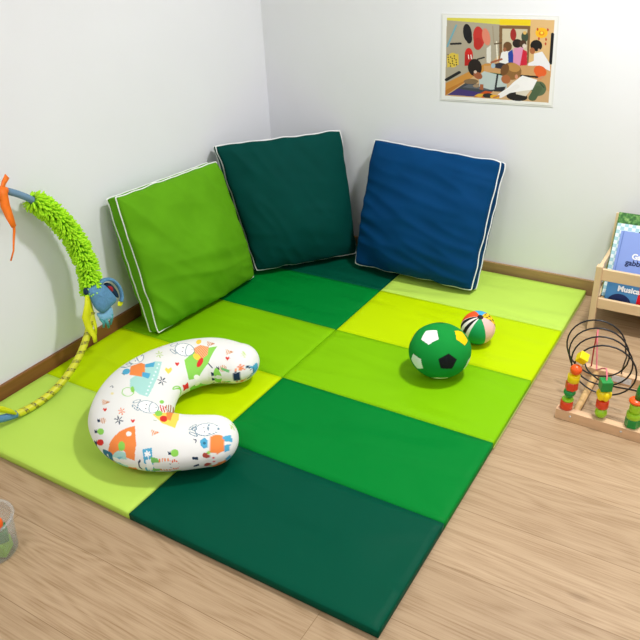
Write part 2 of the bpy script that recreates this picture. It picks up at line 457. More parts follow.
#PRINT_START
PILLOW_PRINT = [('poly',[(0.5353,-1.6581),(0.5324,-1.5319),(0.554,-1.5209),(0.5963,-1.5881),(0.6518,-1.6978),(0.6236,-1.7061),(0.5691,-1.6926)],'a9d9d0'),
('poly',[(0.5575,-1.5361),(0.5587,-1.538),(0.5593,-1.54),(0.559,-1.5415),(0.5579,-1.5425),(0.5563,-1.5425),(0.5544,-1.5417),(0.5526,-1.5402),(0.5514,-1.5383),(0.5508,-1.5363),(0.5511,-1.5347),(0.5522,-1.5339),(0.5539,-1.5338),(0.5558,-1.5346)],'e8f4f0'),
('poly',[(0.567,-1.5549),(0.5683,-1.5568),(0.5689,-1.5587),(0.5686,-1.5603),(0.5676,-1.5613),(0.5661,-1.5614),(0.5642,-1.5606),(0.5625,-1.5591),(0.5612,-1.5572),(0.5606,-1.5553),(0.5609,-1.5537),(0.5619,-1.5527),(0.5635,-1.5526),(0.5653,-1.5534)],'e8f4f0'),
('poly',[(0.5767,-1.5736),(0.578,-1.5755),(0.5786,-1.5775),(0.5784,-1.5792),(0.5775,-1.5801),(0.576,-1.5803),(0.5742,-1.5795),(0.5724,-1.5781),(0.5711,-1.5761),(0.5705,-1.5742),(0.5707,-1.5726),(0.5717,-1.5716),(0.5733,-1.5715),(0.575,-1.5722)],'e8f4f0'),
('poly',[(0.5867,-1.5925),(0.588,-1.5944),(0.5886,-1.5964),(0.5885,-1.598),(0.5876,-1.599),(0.5861,-1.5992),(0.5843,-1.5984),(0.5825,-1.597),(0.5812,-1.5951),(0.5806,-1.5931),(0.5808,-1.5915),(0.5817,-1.5905),(0.5832,-1.5903),(0.585,-1.5911)],'e8f4f0'),
('poly',[(0.5967,-1.6113),(0.598,-1.6131),(0.5987,-1.6151),(0.5985,-1.6167),(0.5976,-1.6177),(0.5961,-1.6179),(0.5944,-1.6172),(0.5927,-1.6158),(0.5914,-1.6139),(0.5907,-1.6119),(0.5909,-1.6103),(0.5918,-1.6093),(0.5933,-1.6091),(0.5951,-1.6098)],'e8f4f0'),
('poly',[(0.6068,-1.6299),(0.6081,-1.6318),(0.6088,-1.6338),(0.6087,-1.6354),(0.6078,-1.6364),(0.6063,-1.6366),(0.6045,-1.6359),(0.6028,-1.6344),(0.6015,-1.6326),(0.6009,-1.6306),(0.601,-1.629),(0.6019,-1.628),(0.6034,-1.6278),(0.6051,-1.6285)],'e8f4f0'),
('poly',[(0.6171,-1.6486),(0.6184,-1.6505),(0.6191,-1.6525),(0.619,-1.6541),(0.6182,-1.6551),(0.6167,-1.6553),(0.6149,-1.6546),(0.6132,-1.6531),(0.6119,-1.6513),(0.6112,-1.6493),(0.6113,-1.6477),(0.6122,-1.6467),(0.6137,-1.6465),(0.6154,-1.6472)],'e8f4f0'),
('poly',[(0.6276,-1.6673),(0.6289,-1.6692),(0.6296,-1.6712),(0.6295,-1.6728),(0.6287,-1.6738),(0.6272,-1.674),(0.6254,-1.6732),(0.6237,-1.6718),(0.6223,-1.6699),(0.6217,-1.668),(0.6218,-1.6663),(0.6227,-1.6654),(0.6241,-1.6652),(0.6259,-1.6659)],'e8f4f0'),
('poly',[(0.6383,-1.6862),(0.6397,-1.6881),(0.6405,-1.69),(0.6404,-1.6917),(0.6395,-1.6927),(0.6381,-1.6928),(0.6362,-1.692),(0.6345,-1.6906),(0.6331,-1.6886),(0.6324,-1.6867),(0.6324,-1.6851),(0.6333,-1.6841),(0.6348,-1.684),(0.6366,-1.6847)],'e8f4f0'),
('line',[(0.5992,-1.7063),(0.6053,-1.7154),(0.6069,-1.7246),(0.6036,-1.732),(0.5958,-1.7361),(0.5851,-1.7361),(0.5735,-1.732),(0.5636,-1.7247),(0.5574,-1.7158),(0.5562,-1.707),(0.5602,-1.6999),(0.5683,-1.6958),(0.5788,-1.6956),(0.5898,-1.6993),(0.5992,-1.7063)],0.00297,'8ccf55'),
('poly',[(0.5906,-1.6946),(0.5957,-1.7007),(0.5987,-1.7062),(0.5991,-1.7101),(0.5968,-1.7115),(0.5923,-1.7103),(0.5863,-1.7065),(0.5801,-1.701),(0.575,-1.6949),(0.5719,-1.6893),(0.5716,-1.6855),(0.574,-1.6841),(0.5786,-1.6854),(0.5846,-1.6891)],'8ccf55'),
('poly',[(0.4621,-1.5166),(0.477,-1.5317),(0.4845,-1.5469),(0.4851,-1.5606),(0.4787,-1.5706),(0.4661,-1.5742),(0.4475,-1.5692),(0.4245,-1.5547),(0.4177,-1.5475),(0.4148,-1.537),(0.4125,-1.5219),(0.4208,-1.5128),(0.4285,-1.5041),(0.4394,-1.5019)],'f7f6f2'),
('line',[(0.4621,-1.5166),(0.477,-1.5317),(0.4845,-1.5469),(0.4851,-1.5606),(0.4787,-1.5706),(0.4661,-1.5742),(0.4475,-1.5692),(0.4245,-1.5547),(0.4177,-1.5475),(0.4148,-1.537),(0.4125,-1.5219),(0.4208,-1.5128),(0.4285,-1.5041),(0.4394,-1.5019),(0.4621,-1.5166)],0.0023,'2f6f88'),
('line',[(0.4235,-1.5103),(0.4231,-1.5139),(0.4266,-1.5184),(0.4463,-1.5348),(0.4661,-1.5491),(0.4789,-1.5558),(0.4845,-1.556)],0.00216,'2f6f88'),
('line',[(0.4133,-1.5429),(0.4147,-1.5438),(0.4148,-1.5458),(0.4132,-1.5482),(0.4133,-1.5526),(0.4152,-1.5588),(0.4151,-1.5628),(0.4134,-1.5638),(0.4123,-1.5631),(0.4114,-1.5604),(0.4087,-1.5542),(0.4075,-1.5487),(0.4085,-1.5451),(0.4108,-1.5432),(0.4133,-1.5429)],0.00216,'2f6f88'),
('line',[(0.4655,-1.5801),(0.4662,-1.5826),(0.4635,-1.5842),(0.4578,-1.5846),(0.4496,-1.5833),(0.4398,-1.5798),(0.4301,-1.5747),(0.4244,-1.5706),(0.4256,-1.5697),(0.4263,-1.5663),(0.4355,-1.5688),(0.4455,-1.5716),(0.4546,-1.5745),(0.4615,-1.5774),(0.4655,-1.5801)],0.00216,'2f6f88'),
('poly',[(0.424,-1.5248),(0.4269,-1.5277),(0.4291,-1.5305),(0.4296,-1.532),(0.4288,-1.5324),(0.4271,-1.5319),(0.4245,-1.5303),(0.4229,-1.529),(0.4226,-1.5283),(0.423,-1.5278),(0.4229,-1.5267),(0.4229,-1.5255),(0.4232,-1.5248),(0.4236,-1.5245)],'1d3550'),
('poly',[(0.4596,-1.553),(0.4611,-1.5547),(0.4616,-1.556),(0.4613,-1.5568),(0.4601,-1.5569),(0.4582,-1.5562),(0.4561,-1.5549),(0.4539,-1.5531),(0.4522,-1.5512),(0.4515,-1.5497),(0.4519,-1.5489),(0.4532,-1.549),(0.4552,-1.5498),(0.4575,-1.5512)],'1d3550'),
('poly',[(0.451,-1.5144),(0.4528,-1.5164),(0.4534,-1.5176),(0.4531,-1.5183),(0.4519,-1.5182),(0.45,-1.5173),(0.4477,-1.5158),(0.4449,-1.5134),(0.4424,-1.5108),(0.4412,-1.509),(0.4414,-1.5083),(0.4431,-1.5088),(0.4456,-1.5102),(0.4484,-1.5122)],'1d3550'),
('poly',[(0.4708,-1.5902),(0.494,-1.5607),(0.515,-1.5638),(0.5557,-1.6073),(0.5599,-1.6269),(0.5128,-1.6382)],'f08a45'),
('poly',[(0.515,-1.5638),(0.535,-1.5348),(0.5516,-1.5595),(0.5292,-1.5789)],'4fa8cc'),
('poly',[(0.5407,-1.6034),(0.5704,-1.5957),(0.5835,-1.6223),(0.5574,-1.6242)],'4fa8cc'),
('poly',[(0.4895,-1.6119),(0.4967,-1.6185),(0.5011,-1.6261),(0.502,-1.6333),(0.4993,-1.6386),(0.4932,-1.6409),(0.4848,-1.6396),(0.4757,-1.6348),(0.4676,-1.6276),(0.4624,-1.6194),(0.4615,-1.6121),(0.465,-1.6073),(0.4719,-1.6056),(0.4807,-1.6073)],'4fa8cc'),
('line',[(0.419,-1.5911),(0.4536,-1.5999),(0.468,-1.5906)],0.00405,'2f6f88'),
('line',[(0.4727,-1.635),(0.4938,-1.6435)],0.0027,'2f6f88'),
('poly',[(0.6065,-1.4638),(0.6078,-1.3988),(0.6588,-1.3411),(0.6751,-1.4196),(0.6692,-1.4651),(0.652,-1.5032),(0.6264,-1.4828)],'8ccf55'),
('poly',[(0.6694,-1.4671),(0.6692,-1.4691),(0.6679,-1.4722),(0.666,-1.4762),(0.6638,-1.4801),(0.6617,-1.4831),(0.6599,-1.4844),(0.6587,-1.4837),(0.6584,-1.4812),(0.6592,-1.4776),(0.661,-1.4735),(0.6635,-1.47),(0.6661,-1.4675),(0.6683,-1.4665)],'f4f6ec'),
('poly',[(0.6069,-1.4089),(0.6109,-1.4216),(0.6079,-1.4346),(0.599,-1.4459),(0.5853,-1.4525),(0.5685,-1.4523),(0.5507,-1.4442),(0.535,-1.4294),(0.5252,-1.4113),(0.5249,-1.3948),(0.5356,-1.3849),(0.5549,-1.3834),(0.5766,-1.3883),(0.5951,-1.3974)],'f7f6f2'),
('line',[(0.6069,-1.4089),(0.6109,-1.4216),(0.6079,-1.4346),(0.599,-1.4459),(0.5853,-1.4525),(0.5685,-1.4523),(0.5507,-1.4442),(0.535,-1.4294),(0.5252,-1.4113),(0.5249,-1.3948),(0.5356,-1.3849),(0.5549,-1.3834),(0.5766,-1.3883),(0.5951,-1.3974),(0.6069,-1.4089)],0.0023,'2f6f88'),
('line',[(0.5625,-1.3857),(0.5611,-1.3914),(0.5668,-1.4045),(0.5765,-1.42),(0.5869,-1.4331),(0.5958,-1.4408),(0.6016,-1.442)],0.00216,'2f6f88'),
('line',[(0.513,-1.3916),(0.5176,-1.3975),(0.5198,-1.4042),(0.5198,-1.4112),(0.5178,-1.4173),(0.514,-1.421),(0.5094,-1.4219),(0.5045,-1.4195),(0.5001,-1.4141),(0.4967,-1.4062),(0.4952,-1.3977),(0.4967,-1.3911),(0.5018,-1.3886),(0.5073,-1.3884),(0.513,-1.3916)],0.00216,'2f6f88'),
('line',[(0.563,-1.4561),(0.562,-1.4583),(0.5577,-1.4591),(0.5507,-1.4582),(0.5422,-1.4554),(0.5336,-1.4513),(0.5268,-1.4467),(0.5234,-1.4427),(0.5244,-1.4405),(0.5296,-1.4405),(0.5376,-1.4424),(0.5466,-1.4456),(0.5547,-1.4493),(0.5605,-1.453),(0.563,-1.4561)],0.00216,'2f6f88'),
('poly',[(0.5598,-1.4116),(0.5608,-1.413),(0.5613,-1.4144),(0.561,-1.4154),(0.5602,-1.4158),(0.559,-1.4156),(0.5575,-1.4148),(0.5561,-1.4135),(0.5551,-1.412),(0.5547,-1.4106),(0.5549,-1.4096),(0.5557,-1.4092),(0.557,-1.4095),(0.5585,-1.4103)],'1d3550'),
('poly',[(0.5754,-1.4332),(0.5762,-1.4344),(0.5765,-1.4356),(0.5762,-1.4365),(0.5755,-1.437),(0.5744,-1.437),(0.5732,-1.4363),(0.572,-1.4353),(0.5712,-1.434),(0.5709,-1.4328),(0.5712,-1.4319),(0.5719,-1.4314),(0.573,-1.4315),(0.5743,-1.4321)],'1d3550'),
('poly',[(0.5962,-1.4054),(0.5968,-1.4064),(0.597,-1.4074),(0.5968,-1.4082),(0.5962,-1.4086),(0.5953,-1.4086),(0.5943,-1.4081),(0.5934,-1.4072),(0.5927,-1.4062),(0.5925,-1.4052),(0.5927,-1.4044),(0.5934,-1.404),(0.5943,-1.4041),(0.5953,-1.4046)],'1d3550'),
('poly',[(0.5954,-1.3959),(0.6013,-1.3679),(0.635,-1.3615),(0.656,-1.3962),(0.6508,-1.4187),(0.6205,-1.4221)],'f08a45'),
('stripe',[(0.5954,-1.3959),(0.6013,-1.3679),(0.635,-1.3615),(0.656,-1.3962),(0.6508,-1.4187),(0.6205,-1.4221)],1.2,0.007,'e8b48a'),
('poly',[(0.6465,-1.4248),(0.6454,-1.4294),(0.6414,-1.4332),(0.6355,-1.4353),(0.6285,-1.4354),(0.6218,-1.4331),(0.6166,-1.4288),(0.614,-1.4236),(0.6147,-1.4186),(0.6187,-1.4149),(0.6253,-1.4132),(0.6328,-1.4138),(0.6397,-1.4163),(0.6446,-1.4202)],'f5cf4a'),
('poly',[(0.5814,-1.3385),(0.588,-1.3456),(0.5924,-1.3532),(0.5939,-1.3599),(0.5928,-1.365),(0.5892,-1.3675),(0.5838,-1.3668),(0.5776,-1.363),(0.5714,-1.3564),(0.5662,-1.348),(0.563,-1.3396),(0.5629,-1.3332),(0.5669,-1.331),(0.574,-1.3334)],'f5d04a'),
('poly',[(0.6601,-1.4336),(0.6601,-1.4416),(0.6585,-1.4483),(0.6559,-1.4527),(0.6527,-1.4538),(0.6492,-1.4511),(0.6459,-1.445),(0.6436,-1.4366),(0.6429,-1.4279),(0.6441,-1.4207),(0.6469,-1.4164),(0.6509,-1.4161),(0.6551,-1.4195),(0.6584,-1.4258)],'d8322c'),
('poly',[(0.6006,-1.33),(0.6313,-1.3639),(0.6416,-1.332)],'c88a5c'),
('stripe',[(0.6006,-1.33),(0.6313,-1.3639),(0.6341,-1.3424),(0.6224,-1.3297)],0.4,0.006,'f4e4d8'),
('poly',[(0.7346,-1.7644),(0.7394,-1.7422),(0.7851,-1.6986),(0.8253,-1.7444),(0.8461,-1.7852),(0.7949,-1.7871)],'f3d65a'),
('poly',[(0.7205,-1.7236),(0.7296,-1.7397),(0.7299,-1.7543),(0.7211,-1.7644),(0.7063,-1.7693),(0.6888,-1.7684),(0.6725,-1.7624),(0.6607,-1.7523),(0.6555,-1.74),(0.6575,-1.7273),(0.6657,-1.7164),(0.6782,-1.709),(0.6925,-1.707),(0.7072,-1.7118)],'f7f6f2'),
('line',[(0.7205,-1.7236),(0.7296,-1.7397),(0.7299,-1.7543),(0.7211,-1.7644),(0.7063,-1.7693),(0.6888,-1.7684),(0.6725,-1.7624),(0.6607,-1.7523),(0.6555,-1.74),(0.6575,-1.7273),(0.6657,-1.7164),(0.6782,-1.709),(0.6925,-1.707),(0.7072,-1.7118),(0.7205,-1.7236)],0.0023,'2f6f88'),
('line',[(0.6831,-1.7088),(0.6825,-1.7146),(0.6874,-1.7256),(0.6964,-1.7389),(0.7071,-1.751),(0.717,-1.759),(0.7237,-1.7609)],0.00216,'2f6f88'),
('line',[(0.6493,-1.7273),(0.6512,-1.7303),(0.6518,-1.7352),(0.651,-1.7409),(0.6487,-1.7462),(0.6454,-1.7501),(0.642,-1.7519),(0.6391,-1.7513),(0.6374,-1.7485),(0.6371,-1.7439),(0.6382,-1.7385),(0.6405,-1.7331),(0.6435,-1.7289),(0.6466,-1.7268),(0.6493,-1.7273)],0.00216,'2f6f88'),
('line',[(0.6839,-1.7727),(0.6828,-1.7743),(0.6782,-1.7746),(0.6713,-1.7735),(0.6632,-1.7712),(0.6556,-1.7683),(0.65,-1.7651),(0.6476,-1.7625),(0.6489,-1.761),(0.6535,-1.7607),(0.6605,-1.7618),(0.6685,-1.764),(0.676,-1.767),(0.6815,-1.7701),(0.6839,-1.7727)],0.00216,'2f6f88'),
('poly',[(0.682,-1.7335),(0.6829,-1.7347),(0.6833,-1.7359),(0.6833,-1.7368),(0.6828,-1.7374),(0.6819,-1.7374),(0.6807,-1.7369),(0.6796,-1.736),(0.6787,-1.7348),(0.6783,-1.7336),(0.6783,-1.7327),(0.6788,-1.7321),(0.6797,-1.7321),(0.6809,-1.7326)],'1d3550'),
('poly',[(0.6957,-1.7513),(0.6966,-1.7525),(0.697,-1.7536),(0.6969,-1.7545),(0.6963,-1.755),(0.6954,-1.755),(0.6942,-1.7545),(0.6931,-1.7536),(0.6923,-1.7525),(0.6919,-1.7513),(0.6919,-1.7504),(0.6925,-1.7499),(0.6935,-1.7499),(0.6946,-1.7504)],'1d3550'),
('poly',[(0.7102,-1.7209),(0.711,-1.722),(0.7116,-1.7231),(0.7118,-1.7241),(0.7115,-1.7247),(0.7108,-1.7248),(0.7098,-1.7244),(0.7088,-1.7235),(0.708,-1.7224),(0.7075,-1.7213),(0.7073,-1.7203),(0.7076,-1.7197),(0.7083,-1.7196),(0.7092,-1.72)],'1d3550'),
('stripe',[(0.7038,-1.6995),(0.7156,-1.6854),(0.7514,-1.7275),(0.7299,-1.7297)],0.9,0.008,'d8322c'),
('poly',[(0.7526,-1.7395),(0.7587,-1.7474),(0.7613,-1.7547),(0.7602,-1.7602),(0.7561,-1.7631),(0.7498,-1.7632),(0.7427,-1.7603),(0.7361,-1.7551),(0.731,-1.7482),(0.7282,-1.7408),(0.728,-1.7341),(0.7306,-1.7296),(0.7361,-1.7288),(0.7443,-1.7326)],'8ccf55'),
('poly',[(0.7935,-1.759),(0.7983,-1.7659),(0.7996,-1.7724),(0.7976,-1.7775),(0.7927,-1.7803),(0.7861,-1.7804),(0.7788,-1.7776),(0.7721,-1.7722),(0.7672,-1.7652),(0.7649,-1.7579),(0.766,-1.7518),(0.7705,-1.7486),(0.7777,-1.749),(0.7861,-1.7528)],'d8322c'),
('poly',[(0.7535,-1.7242),(0.7564,-1.6904),(0.809,-1.7631),(0.7938,-1.7634)],'f08a45'),
('stripe',[(0.7076,-1.6794),(0.7041,-1.643),(0.7791,-1.715),(0.7478,-1.7186)],0.7,0.006,'b07858'),
('poly',[(0.6943,-1.6715),(0.6973,-1.6758),(0.6996,-1.6809),(0.7004,-1.6856),(0.6995,-1.6889),(0.6972,-1.6902),(0.6939,-1.6893),(0.6904,-1.6864),(0.6873,-1.6822),(0.6854,-1.6774),(0.6849,-1.6729),(0.6858,-1.6696),(0.6879,-1.6681),(0.6909,-1.6687)],'8ccf55'),
('poly',[(0.6855,-1.92),(0.6861,-1.9004),(0.6946,-1.872),(0.7094,-1.8519),(0.729,-1.8361),(0.7766,-1.8851),(0.7883,-1.9119),(0.7569,-1.9177),(0.754,-1.9114),(0.7394,-1.9098),(0.7168,-1.9243),(0.6909,-1.9233)],'f08a45'),
('poly',[(0.7393,-1.8633),(0.741,-1.8665),(0.7406,-1.8697),(0.7382,-1.8723),(0.7343,-1.8738),(0.7297,-1.8738),(0.7252,-1.8724),(0.7218,-1.8699),(0.72,-1.8666),(0.7203,-1.8633),(0.7226,-1.8606),(0.7265,-1.8591),(0.7312,-1.8591),(0.7358,-1.8606)],'f4efe6'),
('poly',[(0.7441,-1.9007),(0.7461,-1.9052),(0.745,-1.9092),(0.7413,-1.912),(0.736,-1.9133),(0.7302,-1.913),(0.725,-1.9109),(0.721,-1.9073),(0.7188,-1.9027),(0.719,-1.8981),(0.7218,-1.8945),(0.7268,-1.893),(0.7332,-1.8937),(0.7394,-1.8966)],'8ccf55'),
('poly',[(0.7052,-1.9245),(0.726,-1.9147),(0.754,-1.9114),(0.7608,-1.9191),(0.7335,-1.9238),(0.7049,-1.9245)],'a9d9d0'),
('stripe',[(0.7246,-1.9236),(0.757,-1.9174),(0.7608,-1.9191),(0.7335,-1.9238)],1.9,0.007,'6fb3c4'),
('line',[(0.7037,-1.9244),(0.6951,-1.9234),(0.6856,-1.9236),(0.6802,-1.9282),(0.6675,-1.9252),(0.6604,-1.9251),(0.6554,-1.9227),(0.653,-1.9184),(0.6598,-1.9177),(0.673,-1.9201),(0.6848,-1.9209),(0.6953,-1.9217),(0.7029,-1.9229),(0.7063,-1.9241),(0.7037,-1.9244)],0.00243,'2f6f88'),
('line',[(0.6488,-1.9204),(0.6658,-1.9187),(0.6857,-1.9212)],0.00243,'2f6f88'),
('poly',[(0.8015,-1.886),(0.8256,-1.8704),(0.8429,-1.8922),(0.8172,-1.9033)],'4fa8cc'),
('line',[(0.8239,-1.8869),(0.8297,-1.8854)],0.00378,'f4f6f4'),
('line',[(0.8227,-1.8887),(0.8256,-1.8909)],0.00378,'f4f6f4'),
('line',[(0.8202,-1.8893),(0.8173,-1.8932)],0.00378,'f4f6f4'),
('line',[(0.8188,-1.8883),(0.8129,-1.8898)],0.00378,'f4f6f4'),
('line',[(0.82,-1.8865),(0.8165,-1.8838)],0.00378,'f4f6f4'),
('line',[(0.8225,-1.8859),(0.825,-1.8817)],0.00378,'f4f6f4'),
('line',[(0.8333,-1.8952),(0.8387,-1.8932)],0.00378,'f4f6f4'),
('line',[(0.8316,-1.8965),(0.8325,-1.8971)],0.00378,'f4f6f4'),
('line',[(0.8293,-1.8973),(0.8251,-1.9001)],0.00378,'f4f6f4'),
('line',[(0.8287,-1.8969),(0.8231,-1.8987)],0.00378,'f4f6f4'),
('line',[(0.8303,-1.8955),(0.8283,-1.894)],0.00378,'f4f6f4'),
('line',[(0.8326,-1.8947),(0.8363,-1.8914)],0.00378,'f4f6f4'),
('poly',[(0.9801,-1.7844),(1.0053,-1.7487),(1.0085,-1.7351),(1.0022,-1.7453),(0.9785,-1.7779),(0.9753,-1.7958)],'a9d9d0'),
('poly',[(0.9568,-1.7143),(0.9616,-1.7251),(0.9603,-1.7384),(0.9526,-1.7511),(0.9401,-1.7608),(0.9264,-1.7667),(0.9136,-1.7672),(0.9039,-1.7619),(0.8992,-1.7516),(0.9002,-1.7382),(0.9072,-1.7246),(0.9193,-1.7142),(0.934,-1.7089),(0.9471,-1.7087)],'f7f6f2'),
('line',[(0.9568,-1.7143),(0.9616,-1.7251),(0.9603,-1.7384),(0.9526,-1.7511),(0.9401,-1.7608),(0.9264,-1.7667),(0.9136,-1.7672),(0.9039,-1.7619),(0.8992,-1.7516),(0.9002,-1.7382),(0.9072,-1.7246),(0.9193,-1.7142),(0.934,-1.7089),(0.9471,-1.7087),(0.9568,-1.7143)],0.0023,'2f6f88'),
('line',[(0.9244,-1.713),(0.9235,-1.7186),(0.9273,-1.7277),(0.9344,-1.7373),(0.9426,-1.7446),(0.95,-1.748),(0.955,-1.747)],0.00216,'2f6f88'),
('line',[(0.8926,-1.7402),(0.8945,-1.7428),(0.8955,-1.7478),(0.8953,-1.754),(0.894,-1.7603),(0.8918,-1.7655),(0.8894,-1.7686),(0.8872,-1.7691),(0.8856,-1.7668),(0.8848,-1.7621),(0.885,-1.7559),(0.8861,-1.7494),(0.888,-1.7438),(0.8902,-1.7405),(0.8926,-1.7402)],0.00216,'2f6f88'),
('line',[(0.9227,-1.7727),(0.9217,-1.7746),(0.9182,-1.7765),(0.9128,-1.7781),(0.9065,-1.7789),(0.9005,-1.7789),(0.896,-1.7779),(0.8939,-1.7763),(0.8948,-1.7744),(0.8984,-1.7725),(0.904,-1.7711),(0.9104,-1.7704),(0.9164,-1.7704),(0.9208,-1.7713),(0.9227,-1.7727)],0.00216,'2f6f88'),
('poly',[(0.9223,-1.7374),(0.9228,-1.7383),(0.9229,-1.7392),(0.9226,-1.7399),(0.9219,-1.7403),(0.9211,-1.7403),(0.9202,-1.7399),(0.9194,-1.7392),(0.9189,-1.7383),(0.9188,-1.7374),(0.9191,-1.7367),(0.9197,-1.7363),(0.9206,-1.7363),(0.9215,-1.7367)],'1d3550'),
('poly',[(0.9331,-1.7493),(0.9336,-1.7501),(0.9336,-1.7509),(0.9332,-1.7516),(0.9326,-1.752),(0.9318,-1.752),(0.9309,-1.7517),(0.9302,-1.7511),(0.9298,-1.7503),(0.9298,-1.7495),(0.9301,-1.7488),(0.9308,-1.7484),(0.9316,-1.7484),(0.9324,-1.7487)],'1d3550'),
('poly',[(0.9489,-1.7167),(0.9494,-1.7175),(0.9495,-1.7183),(0.9493,-1.719),(0.9488,-1.7194),(0.9482,-1.7195),(0.9475,-1.7192),(0.9469,-1.7186),(0.9464,-1.7178),(0.9463,-1.717),(0.9465,-1.7163),(0.9469,-1.7159),(0.9476,-1.7158),(0.9483,-1.7161)],'1d3550'),
('poly',[(0.956,-1.7564),(0.9674,-1.7358),(0.9828,-1.7263),(1.0045,-1.7506),(0.9941,-1.7736),(0.9784,-1.7851)],'f08a45'),
('poly',[(0.9839,-1.7279),(0.9918,-1.6966),(1.0037,-1.7142),(0.9928,-1.7378)],'4fa8cc'),
('poly',[(0.9987,-1.7436),(1.0049,-1.7222),(1.009,-1.7363),(1.004,-1.7569)],'4fa8cc'),
('poly',[(0.9376,-1.7803),(0.9431,-1.7656),(0.9579,-1.767),(0.9668,-1.7801),(0.9583,-1.7908),(0.9469,-1.7902)],'4fa8cc'),
('poly',[(0.9563,-1.7761),(0.9567,-1.7775),(0.9562,-1.7791),(0.955,-1.7807),(0.9534,-1.7818),(0.9515,-1.7824),(0.9498,-1.7822),(0.9486,-1.7813),(0.9481,-1.7798),(0.9485,-1.7781),(0.9497,-1.7766),(0.9514,-1.7754),(0.9533,-1.7749),(0.9551,-1.7752)],'2f6f88'),
('line',[(0.9049,-1.7529),(0.9063,-1.7558),(0.9062,-1.759),(0.9044,-1.7617),(0.9016,-1.7634),(0.8981,-1.7639),(0.8947,-1.763),(0.892,-1.7609),(0.8905,-1.7578),(0.8906,-1.7546),(0.8922,-1.7518),(0.8951,-1.75),(0.8987,-1.7496),(0.9022,-1.7507),(0.9049,-1.7529)],0.00243,'2f6f88'),
('poly',[(0.9792,-1.7846),(0.9793,-1.7861),(0.9783,-1.788),(0.9764,-1.7899),(0.974,-1.7916),(0.9716,-1.7925),(0.9696,-1.7926),(0.9685,-1.7919),(0.9684,-1.7903),(0.9693,-1.7884),(0.9712,-1.7864),(0.9736,-1.7848),(0.976,-1.7838),(0.978,-1.7838)],'8ccf55'),
('poly',[(0.9795,-1.7911),(0.9782,-1.7908),(0.9748,-1.7914),(0.9698,-1.7924),(0.9651,-1.7946),(0.9617,-1.7976),(0.9604,-1.801),(0.9605,-1.8031),(0.9622,-1.8037),(0.9651,-1.8026),(0.9688,-1.8002),(0.9727,-1.7972),(0.9765,-1.7946),(0.9789,-1.7924)],'a9463a'),
('line',[(0.92,-1.7876),(0.9273,-1.785),(0.93,-1.7919)],0.00297,'1d3550'),
('poly',[(0.903,-1.8405),(0.9037,-1.8438),(0.9021,-1.8477),(0.8987,-1.8514),(0.8943,-1.8543),(0.8895,-1.8558),(0.8854,-1.8554),(0.8826,-1.8533),(0.8817,-1.8497),(0.8829,-1.8455),(0.886,-1.8416),(0.8906,-1.8388),(0.8957,-1.8376),(0.9001,-1.8382)],'8ccf55'),
('poly',[(0.8728,-1.8537),(0.8795,-1.8536),(0.8788,-1.8493),(0.8851,-1.8554),(0.8782,-1.8602)],'1d3550'),
('poly',[(0.9095,-1.8527),(0.9072,-1.8533),(0.9026,-1.8544),(0.8972,-1.8564),(0.8933,-1.8598),(0.8911,-1.8636),(0.8901,-1.8661),(0.8902,-1.8665),(0.8917,-1.8652),(0.8945,-1.8624),(0.8984,-1.8592),(0.9028,-1.8562),(0.9067,-1.854),(0.9093,-1.8529)],'e0653a'),
('stripe',[(0.9095,-1.8527),(0.9072,-1.8533),(0.9026,-1.8544),(0.8972,-1.8564),(0.8933,-1.8598),(0.8911,-1.8636),(0.8901,-1.8661),(0.8902,-1.8665),(0.8917,-1.8652),(0.8945,-1.8624),(0.8984,-1.8592),(0.9028,-1.8562),(0.9067,-1.854),(0.9093,-1.8529)],0.6,0.006,'f0e6dc'),
('poly',[(0.8837,-1.8699),(0.8881,-1.8678),(0.89,-1.8658),(0.89,-1.8662),(0.8827,-1.8707)],'1d3550'),
('poly',[(0.6383,-1.8831),(0.6403,-1.8869),(0.6388,-1.8901),(0.6339,-1.892),(0.6266,-1.892),(0.6184,-1.8904),(0.6111,-1.8875),(0.6062,-1.884),(0.6048,-1.8805),(0.6068,-1.8776),(0.6117,-1.8758),(0.6186,-1.8754),(0.6263,-1.8766),(0.6333,-1.8794)],'8ccf55'),
('poly',[(0.5854,-1.8771),(0.5998,-1.8822),(0.5988,-1.8776),(0.6112,-1.8879),(0.5954,-1.8867)],'1d3550'),
('poly',[(0.6579,-1.9078),(0.6578,-1.9101),(0.6539,-1.9116),(0.6467,-1.9117),(0.6373,-1.9103),(0.628,-1.9079),(0.6214,-1.9055),(0.619,-1.9037),(0.6207,-1.9026),(0.6256,-1.9018),(0.6326,-1.9014),(0.6406,-1.9018),(0.6483,-1.9031),(0.6545,-1.9053)],'d8322c'),
('poly',[(0.5964,-1.8957),(0.6121,-1.9015),(0.6157,-1.9003),(0.6211,-1.9055),(0.6016,-1.9021)],'1d3550'),
('poly',[(0.6158,-1.8491),(0.6186,-1.8535),(0.6184,-1.8573),(0.615,-1.8598),(0.6092,-1.8605),(0.6021,-1.8593),(0.5951,-1.8564),(0.5897,-1.8524),(0.5869,-1.8481),(0.5873,-1.8444),(0.5908,-1.8419),(0.5966,-1.8411),(0.6036,-1.8423),(0.6104,-1.8451)],'c88a5c'),
('stripe',[(0.6158,-1.8491),(0.6186,-1.8535),(0.6184,-1.8573),(0.615,-1.8598),(0.6092,-1.8605),(0.6021,-1.8593),(0.5951,-1.8564),(0.5897,-1.8524),(0.5869,-1.8481),(0.5873,-1.8444),(0.5908,-1.8419),(0.5966,-1.8411),(0.6036,-1.8423),(0.6104,-1.8451)],0.6,0.006,'f0e6dc'),
('poly',[(0.5693,-1.8458),(0.5834,-1.8506),(0.5801,-1.8443),(0.596,-1.8573),(0.5838,-1.8587)],'1d3550'),
('poly',[(0.5159,-1.772),(0.5452,-1.7968),(0.5653,-1.7799)],'c88a5c'),
('stripe',[(0.5159,-1.772),(0.5452,-1.7968),(0.5541,-1.7848),(0.5435,-1.7761)],0.4,0.006,'f4e4d8'),
